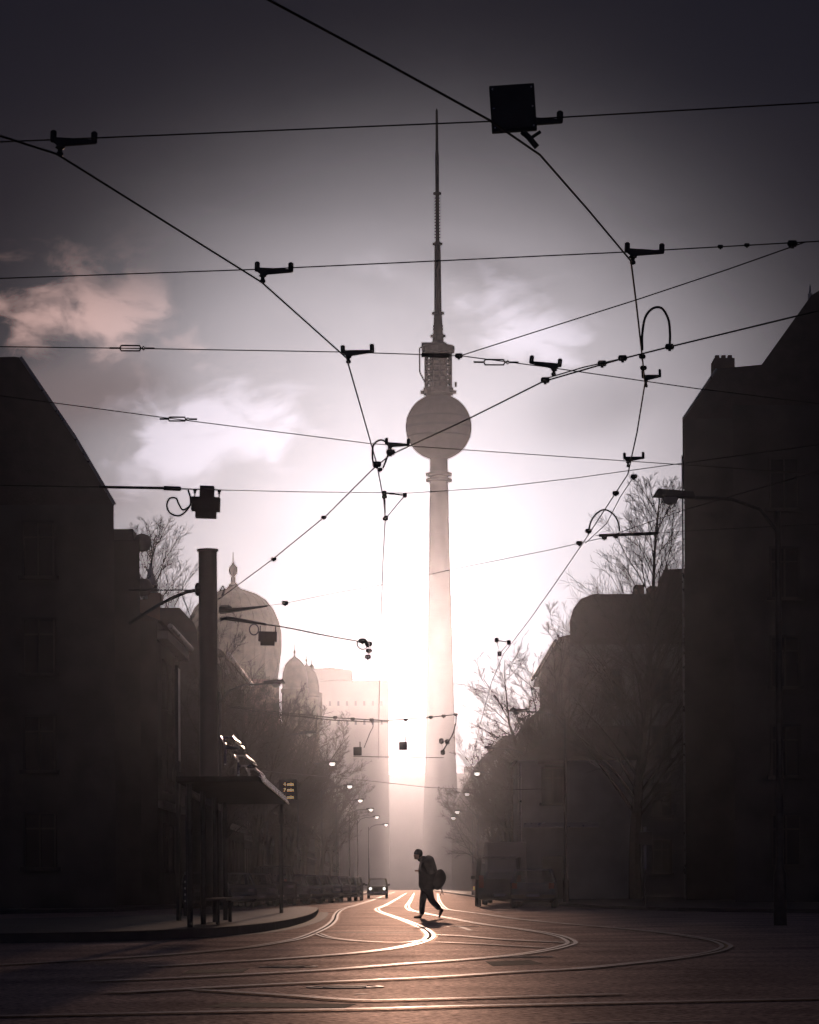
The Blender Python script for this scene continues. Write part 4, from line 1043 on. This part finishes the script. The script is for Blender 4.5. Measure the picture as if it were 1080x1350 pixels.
# departure display
DD = 80
p, q = P(368, 1055.5, DD), P(392, 1027.5, DD); c = (p + q) / 2
r = empty('departure_display', (c.x, DD, .15), 'tram departure display with amber minute lines beside the shelter roof', 'display')
w_, h_ = q.x - p.x, q.z - p.z; zc = c.z - .15
MB().box((0, 0, zc), (w_, .16, h_)).build('housing', M['box'], r, bevel=.012)
MB().tube([(-w_ * .42, .14, 0), (-w_ * .42, .14, zc + h_ * .5)], .05, 10).build('pole', M['darkmetal'], r)
def text(parent, s, x, y, z, size, m, name='text_line'):
    cu = bpy.data.curves.new('tmp', 'FONT'); cu.body = s; cu.size = size; cu.extrude = .003; cu.align_x = 'RIGHT'
    t = bpy.data.objects.new('tmp', cu); COL.objects.link(t)
    bpy.context.view_layer.update()
    me = bpy.data.meshes.new_from_object(t.evaluated_get(bpy.context.evaluated_depsgraph_get()))
    bpy.data.objects.remove(t)
    me.materials.clear(); me.materials.append(m)
    o = bpy.data.objects.new(name, me); COL.objects.link(o); o.parent = parent; o.location = (x, y, z); o.rotation_euler = (R(90), 0, 0)
    return o
for s, y in (('4 min', 1036), ('7 min', 1043.5), ('12 min', 1053)):
    text(r, s, P(387.5, y, DD).x - c.x, -.088, P(387, y, DD).z - .15, .115, M['led'])
# slim sunlit pole, bollards, right sign post
p = P(232.5, 877, 62); r = empty('slim_pylon', (p.x, 62, 0), 'slim sunlit steel pylon left of the tram mast', 'pylon')
MB().bb(-.03, .03, 0, .55, 0, p.z).build('shaft', M['box'], r, bevel=.008)
MB().bb(.031, .036, .02, .53, 3.3, p.z - .05).build('edge_strip', M['plate_metal'], r)
pb = P(232.5, 1010, 62).z; MB().bb(-.045, .045, -.02, .57, pb - .1, pb + .1).build('collar', M['darkmetal'], r)
for px, lab in ((237, 'left one of two dark bollards with reflector dots by the island'), (244.5, 'right one of two dark bollards with reflector dots by the island')):
    p = G(px, 1216); o = empty('bollard', (p.x, p.y, .15), lab, 'bollard', 'bollards by the island')
    MB().lathe([(.05, 0), (.045, .9), (.03, .95), (0, .97)], n=12).build('post', M['box'], o, smooth=True)
    dots = MB()
    for zd in (.35, .5, .65, .8): dots.box((0, -.05, zd), (.03, .012, .05))
    dots.build('reflector', M['plate'], o)
p = P(851, 1090, 100); MB_post = MB().bb(-.02, .02, .1, .35, 0, 1.202)
r = empty('sign_post', (p.x, 100, .12), 'thin steel post on the right pavement catching the sun', 'post')
MB().bb(-.03, .03, 0, .45, 1.2, p.z - .12).build('shaft', M['plate_metal'], r, bevel=.008)
MB_post.build('foot', M['box'], r)
MB().box((0, -.04, p.z - .5), (.42, .01, .42)).build('sign_plate', M['box'], r)

# ------------------------------------------------------------------ vehicles
def make_vehicle(name, label, cat, L, Wd, H, belt, paint, kind='hatch', group=None, lights_on=False):
    """length along y, front at -y, wheels on z=0"""
    r = empty(name, (0, 0, 0), label, cat, group)
    w = Wd / 2; zb = .22 if kind != 'van' else .28; wr = .31 if kind != 'van' else .34
    f, b = -L / 2, L / 2
    if kind == 'classic': st = [(f, .36, belt - .16, w * .90), (f + .06, .26, belt - .05, w * .95), (f + .25, zb, belt - .01, w), (f + 1.0, zb, belt, w), (b - .9, zb, belt, w), (b - .12, zb + .03, belt - .06, w * .96), (b, .38, belt - .22, w * .88)]
    elif kind == 'hatch': st = [(f, .34, belt - .32, w * .82), (f + .12, .24, belt - .20, w * .92), (f + .45, zb, belt - .10, w * .98), (f + 1.15, zb, belt, w), (b - .45, zb, belt + .03, w), (b - .08, zb + .06, belt, w * .95), (b, .40, belt - .16, w * .9)]
    else: st = [(f, .40, belt - .25, w * .86), (f + .10, .30, belt - .10, w * .94), (f + .5, zb, belt - .02, w), (f + 1.0, zb, belt, w), (b - .1, zb, belt, w), (b, .36, belt - .02, w * .97)]
    vs, fs = [], []
    for y, z0, z1, ww in st:
        vs += [(-ww * .9, y, z0), (-ww, y, z0 + .16), (-ww, y, z1 - .14), (-ww * .93, y, z1 - .02), (-ww * .6, y, z1), (ww * .6, y, z1), (ww * .93, y, z1 - .02), (ww, y, z1 - .14), (ww, y, z0 + .16), (ww * .9, y, z0)]
    n = 10
    for i in range(len(st) - 1):
        for k in range(n): fs.append((i * n + k, i * n + (k + 1) % n, (i + 1) * n + (k + 1) % n, (i + 1) * n + k))
    fs.append(tuple(range(n - 1, -1, -1))); fs.append(tuple(range((len(st) - 1) * n, len(st) * n)))
    m = MB(); m.add(vs, fs)
    # greenhouse pillars and roof
    if kind == 'classic': yb0, yb1, yt0, yt1 = f + 1.05, b - .62, f + 1.5, b - 1.05
    elif kind == 'hatch': yb0, yb1, yt0, yt1 = f + 1.0, b - .14, f + 1.75, b - .6
    else: yb0, yb1, yt0, yt1 = f + .75, b - .04, f + 1.35, b - .16
    wb, wt = w * .92, w * .76 if kind != 'van' else w * .84
    zr = H; bz_ = belt - .03
    corners = [((-wb, yb0, bz_), (-wt, yt0, zr - .05)), ((wb, yb0, bz_), (wt, yt0, zr - .05)), ((-wb, yb1, bz_), (-wt, yt1, zr - .05)), ((wb, yb1, bz_), (wt, yt1, zr - .05))]
    for a_, c_ in corners: m.tube([a_, c_], .045 if a_[1] < 0 else .075, 6)
    ym = (yb0 + yb1) / 2 + .1
    for s in (-1, 1): m.tube([(s * wb, ym, bz_), (s * wt, ym, zr - .05)], .045, 6)
    m.add([(-wt, yt0 - .04, zr - .07), (wt, yt0 - .04, zr - .07), (wt, yt1 + .04, zr - .07), (-wt, yt1 + .04, zr - .07), (-wt * .8, yt0 + .12, zr), (wt * .8, yt0 + .12, zr), (wt * .8, yt1 - .12, zr), (-wt * .8, yt1 - .12, zr)],
          [(3, 2, 1, 0), (4, 5, 6, 7), (0, 1, 5, 4), (1, 2, 6, 5), (2, 3, 7, 6), (3, 0, 4, 7)])
    m.build('body', M[paint], r, smooth=True)
    g = lambda nm, q: MB().add(q, [(0, 1, 2, 3)]).build(nm, M['glass'], r)
    i_ = .96
    g('windscreen', [(-wb * i_, yb0, bz_), (wb * i_, yb0, bz_), (wt * i_, yt0, zr - .06), (-wt * i_, yt0, zr - .06)])
    g('rear_window', [(-wb * i_, yb1, bz_), (-wt * i_, yt1, zr - .06), (wt * i_, yt1, zr - .06), (wb * i_, yb1, bz_)])
    for s in (-1, 1): g('side_window', [(s * wb, yb0, bz_), (s * wb, yb1, bz_), (s * wt, yt1, zr - .06), (s * wt, yt0, zr - .06)])
    for y in (f + .72 if kind != 'van' else f + .85, b - .72):
        for s in (-1, 1):
            wh = empty('wheel', (s * (w - .10), y, wr), None, None); wh.parent = r
            MB().lathe([(wr * .62, -.09), (wr * .95, -.09), (wr, -.05), (wr, .05), (wr * .95, .09), (wr * .62, .09)], (0, 0, 0), 20, axis='x').build('tyre', M['rubber'], wh, smooth=True)
            MB().lathe([(.05, -.06), (wr * .6, -.085), (wr * .62, .085), (.05, .06)], (0, 0, 0), 16, axis='x').build('rim', M['galv'], wh, smooth=True)
    hz_ = belt - .22
    for s in (-1, 1):
        hl = MB()
        if kind == 'classic': hl.lathe([(.02, -.07), (.085, -.05), (.10, 0), (.10, .06)], (s * w * .66, f + .02, hz_), 16, axis='y')
        else: hl.box((s * w * .62, f + .05, hz_ - .02), (.30, .12, .14))
        hl.build('headlight', M['headlight' if lights_on else 'headglass'], r, smooth=kind == 'classic', bevel=0 if kind == 'classic' else .03)
        tl = MB(); tl.box((s * w * .80, b - .03, belt - .12), (.20, .10, .22 if kind != 'van' else .5)); tl.build('tail_light', M['tail'], r, bevel=.02)
        mi = MB(); mi.box((s * (w + .07), yb0 + .25, belt + .06), (.17, .09, .13)); mi.build('wing_mirror', M['black'], r, bevel=.02)
    for y, nm in ((f - .04, 'front_bumper'), (b + .03, 'rear_bumper')):
        MB().box((0, y, .42), (Wd * .96, .12, .14)).build(nm, M['chrome' if kind == 'classic' else 'black'], r, bevel=.03)
    MB().box((0, f - .11, .42), (.5, .012, .11)).build('number_plate', M['plate'], r)
    MB().box((0, b + .10, .46), (.5, .012, .11)).build('number_plate', M['plate'], r)
    gr = MB()
    for k in range(4): gr.box((0, f + .004, hz_ - .07 + k * .045), (w * .85, .03, .018))
    gr.build('grille', M['black'], r)
    return r
p = G(498, 1184.5)
car = make_vehicle('small_car', 'small boxy olive car driving towards the viewer with headlights on', 'car', 3.5, 1.52, 1.46, .93, 'car_green', 'classic', None, True)
car.location = (p.x, p.y, 0)
GL = 'cars parked along the left kerb'
cA = make_vehicle('parked_car', 'pale parked car at the far right end of the left row, nearest the moving car', 'car', 4.1, 1.72, 1.47, .95, 'car_grey', 'hatch', GL)
cA.location = (-3.75, 193, 0)
cB = make_vehicle('parked_car', 'dark blue parked car second from the far end of the left row', 'car', 4.2, 1.72, 1.46, .94, 'car_blue', 'hatch', GL)
cB.location = (-4.0, 186.5, 0); cB.rotation_euler = (0, 0, R(2))
cC = make_vehicle('parked_van', 'tall dark parked van in the left row before the display pole', 'van', 4.4, 1.78, 1.85, 1.1, 'car_black', 'van', GL)
cC.location = (-6.35, 146.5, 0); cC.rotation_euler = (0, 0, R(7))
for src, x, y, a, lab in ((cA, -4.25, 180, 2.5, 'grey parked car third from the far end of the left row'), (cB, -4.6, 173.5, 3, 'blue parked car fourth from the far end of the left row'), (cA, -5.0, 167, 4, 'grey parked car in the middle of the left row'), (cB, -5.4, 160, 5, 'blue parked car just beyond the grey car behind the van'), (cA, -5.85, 153, 6, 'grey parked car right behind the tall dark van'), (cA, -6.9, 139, 8, 'grey parked car with sunlit bonnet just in front of the tall dark van'), (cB, -7.5, 132, 9, 'blue parked car beside the island, second nearest of the left row'), (cA, -8.2, 125, 10, 'nearest parked car of the left row, half lost in darkness')):
    dup(src, (x, y, 0), lab, R(a))
GRr = 'vehicles parked along the right kerb'
v0 = make_vehicle('parked_van', 'dark parked van with glowing rear window at the head of the right row', 'van', 4.5, 1.85, 2.0, 1.12, 'car_black', 'van', GRr)
p = G(656, 1195.5); v0.location = (p.x + .1, p.y + 2.2, 0); v0.rotation_euler = (0, 0, R(180))
dup(cB, (4.75, 118, 0), 'dark parked car second in the right row, in front of the dark van', R(176), group=GRr)
dup(cA, (4.1, 138, 0), 'grey parked car hidden behind the dark van of the right row', R(180), group=GRr)
# box truck and far bus
def make_truck(label, W_, Hh, L, loc):
    r = empty('box_truck', loc, label, 'truck', GRr)
    MB().box((0, .6, .55 + (Hh - .55) / 2), (W_, L - 1.8, Hh - .55)).build('cargo_box', M['bus'], r, bevel=.05)
    cb = MB(); y1, y0 = -L / 2 + 1.38, -L / 2
    cb.prism([(-W_ * .45, .5), (W_ * .45, .5), (W_ * .45, 1.5), (W_ * .38, 2.35), (-W_ * .38, 2.35), (-W_ * .45, 1.5)], y0 + .35, y1); cb.bb(-W_ * .44, W_ * .44, y0, y0 + .347, .45, 1.25)
    cb.build('cab', M['car_white'], r, bevel=.04)
    MB().bb(-W_ * .36, W_ * .36, y0 + .33, y0 + .345, 1.4, 2.1).build('windscreen', M['pane'], r)
    for s in (-1, 1):
        MB().box((s * W_ * .40, L / 2 - .28, .75), (.16, .08, .3)).build('tail_light', M['amber'], r, bevel=.02)
        for y in (-L / 2 + 1.0, L / 2 - 1.2):
            wh = empty('wheel', (s * (W_ / 2 - .16), y, .4), None, None); wh.parent = r
            MB().lathe([(.24, -.12), (.38, -.12), (.4, -.07), (.4, .07), (.38, .12), (.24, .12)], (0, 0, 0), 20, axis='x').build('tyre', M['rubber'], wh, smooth=True)
            MB().lathe([(.05, -.08), (.23, -.11), (.24, .11), (.05, .08)], (0, 0, 0), 16, axis='x').build('rim', M['galv'], wh, smooth=True)
    MB().box((0, .4, .48), (W_ * .5, L - 1.4, .14)).build('chassis', M['black'], r)
    return r
q = P(667, 1110, 152); tk = make_truck('box truck standing before the low annex behind the dark van', 1.95, q.z, 6.2, (q.x + .05, 152 + 3, 0)); tk.rotation_euler = (0, 0, math.pi)
q = P(630, 1140, 262); o = dup(tk, (q.x + .35, 262, 0), 'hazy box truck farther up the right kerb', math.pi); o.scale = (.9, .9, 2.75 / P(667, 1110, 152).z)

# ------------------------------------------------------------------ person
DP = 79.0; mp_ = DP / F
foot = G(553, 1211)
def pl(px, py, y=0): return Vector(((px - 553) * mp_, y, max(.012, (1211 - py) * mp_)))
def skin_mesh(name, verts, edges, radii, m, sub=2, root=0):
    me = bpy.data.meshes.new(name); me.from_pydata([tuple(v) for v in verts], edges, [])
    o = bpy.data.objects.new(name, me); COL.objects.link(o)
    md = o.modifiers.new('skin', 'SKIN'); md.use_smooth_shade = True
    for i, sv in enumerate(me.skin_vertices[0].data):
        rr = radii[i]; sv.radius = rr if isinstance(rr, tuple) else (rr, rr); sv.use_root = (i == root)
    ms = o.modifiers.new('sub', 'SUBSURF'); ms.levels = sub; ms.render_levels = sub
    bpy.context.view_layer.update()
    m2 = bpy.data.meshes.new_from_object(o.evaluated_get(bpy.context.evaluated_depsgraph_get()))
    bpy.data.objects.remove(o)
    m2.materials.clear(); m2.materials.append(m)
    m2.polygons.foreach_set('use_smooth', [True] * len(m2.polygons))
    return m2
class SK:
    def __init__(s): s.v, s.e, s.r = [], [], []
    def add(s, p, r, parent=None):
        s.v.append(Vector(p)); s.r.append(r)
        if parent is not None: s.e.append((parent, len(s.v) - 1))
        return len(s.v) - 1
    def chain(s, pts, rs, parent):
        for p, r in zip(pts, rs): parent = s.add(p, r, parent)
        return parent
person = empty('person', (foot.x, foot.y, 0), 'person in dark jacket walking left across the tracks, bent forward', 'person')
# joints (y: -.1 near the viewer, +.1 far)
PEL = pl(562.5, 1166); SP = pl(564, 1154); CHS = pl(562.5, 1142); NB = pl(559, 1134); NK = pl(556, 1131); HD = pl(551.8, 1128.2)
hipN, hipF = pl(564, 1168, -.09), pl(562, 1168, .09)
# far leg (front, planted): knee, ankle, toe ; near leg (rear): pushing off
kF, aF, tF = pl(557.3, 1189, .09), pl(556.0, 1207, .09), pl(547.5, 1211.6, .10)
kN, aN, tN = pl(569, 1187.5, -.08), pl(581.0, 1199.5, -.08), pl(579.5, 1209.5, -.08)
hlF = pl(558, 1210.6, .09); hlN = pl(584.2, 1198.0, -.08)
shN, shF = pl(564, 1137.5, -.19), pl(560, 1137, .17)
elN, wrN = pl(568.5, 1151.5, -.24), pl(559.5, 1152.0, -.17)
elF, wrF = pl(560, 1151, .23), pl(553.0, 1148.5, .06)
b = SK()
i0 = b.add(PEL, (.13, .11)); i1 = b.add(SP, (.12, .10), i0); i2 = b.add(CHS, (.15, .11), i1); i3 = b.add(NB, (.075, .07), i2); i4 = b.add(NK, .055, i3)
ih = b.add(HD + Vector((.005, 0, -.03)), (.072, .085), i4); b.add(HD + Vector((-.005, 0, .05)), (.078, .095), ih)
for hip, k, a, t in ((hipF, kF, aF, tF), (hipN, kN, aN, tN)):
    j = b.add(hip, .085, i0); b.chain([hip.lerp(k, .5), k, k.lerp(a, .35), a, a.lerp(t, .6), t], [.078, .056, .052, .036, .036, .026], j)
def arm(sh, el, wr, fing, thumb):
    j = b.add(sh, .055, i2); e = b.chain([sh.lerp(el, .5), el, el.lerp(wr, .4), wr], [.047, .04, .036, .026], j)
    d = (wr - el).normalized(); side_ = Vector((0, 1, 0)); side_ = (side_ - d * side_.dot(d)).normalized(); dn = d.cross(side_)
    if dn.z > 0: dn = -dn
    pm = b.add(wr + d * .045, (.036, .02), e); kn = wr + d * .085
    for i, L in enumerate((.070, .080, .074, .058)):
        q = kn + side_ * (.027 - .018 * i)
        b.chain([q, q + d * L * .38 + dn * .008, q + d * L * .50 + dn * L * .36, q + d * L * .28 + dn * L * .60], [.010, .009, .0085, .0075], pm)
    th = wr + d * .03 + side_ * .032
    b.chain([th, th + d * .03 + side_ * .012 + dn * .015, th + d * .052 + dn * .032], [.012, .0105, .009], pm)
arm(shN, elN, wrN, 0, 0); arm(shF, elF, wrF, 0, 0)
bm_ = skin_mesh('body', b.v, b.e, b.r, M['skin'])
# face relief merged into the same skin: nose, brow, chin, ears, eyes
fx = MB()
Hc = HD + Vector((-.005, 0, .01))
def ell(c, r, n=10):
    fx.lathe([(max(.0005, math.sin(math.pi * i / n)), -math.cos(math.pi * i / n)) for i in range(n + 1)], n=14)
    k = len(fx.v) - 14 * (n + 1)
    for i in range(k, len(fx.v)):
        x, y, z = fx.v[i]; fx.v[i] = (c[0] + x * r[0], c[1] + y * r[1], c[2] + z * r[2])
ell(Hc, (.092, .075, .115)); ell(Hc + Vector((-.094, 0, -.018)), (.020, .014, .024)); ell(Hc + Vector((-.060, 0, -.088)), (.03, .032, .026))
ell(Hc + Vector((-.086, 0, -.055)), (.012, .024, .008)); ell(Hc + Vector((-.080, 0, .026)), (.016, .05, .012))
for s in (-1, 1): ell(Hc + Vector((.008, s * .076, -.005)), (.02, .010, .03)); ell(Hc + Vector((-.080, s * .03, .006)), (.012, .014, .011))
fm = fx.mesh('face', M['skin'])
bm = bmesh.new(); bm.from_mesh(bm_); bm.from_mesh(fm); bm.to_mesh(bm_); bm.free()
tmp = bpy.data.objects.new('tmp', bm_); COL.objects.link(tmp)
rm = tmp.modifiers.new('r', 'REMESH'); rm.mode = 'VOXEL'; rm.voxel_size = .006; rm.use_smooth_shade = True
bpy.context.view_layer.update()
bm2 = bpy.data.meshes.new_from_object(tmp.evaluated_get(bpy.context.evaluated_depsgraph_get())); bpy.data.objects.remove(tmp)
bm2.materials.clear(); bm2.materials.append(M['skin'])
body = bpy.data.objects.new('body', bm2); COL.objects.link(body); body.parent = person
# jacket
jk = SK()
j0 = jk.add(pl(563.5, 1175.5), (.25, .25)); j1 = jk.add(pl(564.5, 1164), (.29, .26), j0); j2 = jk.add(pl(565.5, 1153), (.31, .27), j1); j3 = jk.add(pl(565.3, 1143), (.31, .27), j2); j4 = jk.add(pl(563.6, 1134.5), (.25, .21), j3); jk.add(pl(559.5, 1129.5), (.14, .13), j4)
for sh, el, wr in ((shN, elN, wrN), (shF, elF, wrF)):
    j = jk.add(sh, .115, j3); jk.chain([sh.lerp(el, .5), el, el.lerp(wr, .5), wr - (wr - el).normalized() * .01], [.098, .088, .076, .062], j)
o = bpy.data.objects.new('jacket', skin_mesh('jacket', jk.v, jk.e, jk.r, M['jacket'])); COL.objects.link(o); o.parent = person
tk_ = SK()
t0 = tk_.add(pl(562.5, 1165), (.15, .13)); 
for hip, k, a, w_ in ((hipF, kF, aF, 1), (hipN, kN, aN, 1)):
    j = tk_.add(hip + Vector((0, 0, -.04)), .13, t0); tk_.chain([hip.lerp(k, .5), k, k.lerp(a, .4), a.lerp(k, .04)], [.112, .090, .082, .074], j)
o = bpy.data.objects.new('trousers', skin_mesh('trousers', tk_.v, tk_.e, tk_.r, M['trousers'])); COL.objects.link(o); o.parent = person
for h_, a, t in ((hlF, aF, tF), (hlN, aN, tN)):
    s_k = SK(); q = s_k.add(h_ + Vector((0, 0, .02)), .042); q = s_k.add(h_.lerp(t, .45) + Vector((0, 0, .028)), (.046, .04), q); q = s_k.add(h_.lerp(t, .8) + Vector((0, 0, .02)), (.046, .03), q); s_k.add(t + (t - h_).normalized() * .04 + Vector((0, 0, .02)), .026, q); s_k.add(a + Vector((0, 0, .03)), .046, 0)
    o = bpy.data.objects.new('shoe', skin_mesh('shoe', s_k.v, s_k.e, s_k.r, M['leather'])); COL.objects.link(o); o.parent = person
# knitted cap and hair at the nape
cp = MB(); cp.lathe([(.104, 0), (.112, .012), (.112, .04), (.104, .05), (.102, .075), (.085, .115), (.05, .138), (.005, .146)], n=22)
cp_o = cp.build('cap', M['hair'], person, smooth=True); cp_o.location = Hc + Vector((.008, 0, .012)); cp_o.rotation_euler = (0, R(8), 0); cp_o.scale = (1, .88, 1)
hr = MB(); hr.lathe([(.02, -.085), (.062, -.06), (.078, -.02), (.08, .03), (.06, .05)], n=16)
ho_ = hr.build('hair', M['hair'], person, smooth=True); ho_.location = Hc + Vector((.034, 0, -.01)); ho_.scale = (1, .9, 1)
sc = MB(); sc.lathe([(.085, -.05), (.105, -.03), (.108, .0), (.09, .03), (.07, .04)], n=18)
so = sc.build('collar', M['jacket'], person, smooth=True); so.location = NK + Vector((.012, 0, -.02)); so.rotation_euler = (0, R(-25), 0)
# shoulder bag on the back
bag = empty('shoulder_bag', (foot.x, foot.y, 0), 'bulky dark bag slung on the back of the walking person', 'bag')
bs = SK(); k0 = bs.add(pl(573, 1149), (.16, .18)); k1 = bs.add(pl(575, 1153), (.25, .24), k0); k2 = bs.add(pl(578.6, 1157.6), (.26, .26), k1); k3 = bs.add(pl(573, 1165.5), (.27, .25), k2); bs.add(pl(569, 1171), (.17, .16), k3)
o = bpy.data.objects.new('bag_body', skin_mesh('bag_body', bs.v, bs.e, bs.r, M['bagcloth'])); COL.objects.link(o); o.parent = bag
sb_ = MB(); sb_.tube([pl(573, 1146, -.1), pl(569, 1135, -.16), pl(563, 1132, -.1), pl(555.5, 1140, -.05), pl(556, 1150, .0), pl(562, 1160, .17), pl(571, 1168, .1)], .018, 6); sb_.build('strap', M['bagcloth'], bag, smooth=True)
sb_ = MB(); sb_.tube([pl(580, 1170, -.05), pl(583, 1175, -.05), pl(580.5, 1181, -.05)], .009, 5); sb_.tube([pl(582, 1170, .02), pl(584, 1178, .02), pl(584.5, 1180, .02)], .009, 5); sb_.build('strap_end', M['bagcloth'], bag)

# ------------------------------------------------------------------ render settings
S.render.engine = 'CYCLES'
cy_ = S.cycles
cy_.max_bounces = 6; cy_.diffuse_bounces = 2; cy_.glossy_bounces = 3; cy_.transmission_bounces = 4; cy_.volume_bounces = 0; cy_.transparent_max_bounces = 16
cy_.caustics_reflective = False; cy_.caustics_refractive = False
cy_.use_denoising = True
try: cy_.denoiser = 'OPENIMAGEDENOISE'
except Exception: pass
S.view_settings.view_transform = 'Standard'; S.view_settings.look = 'None'
S.view_settings.exposure = EXPO; S.view_settings.gamma = 1
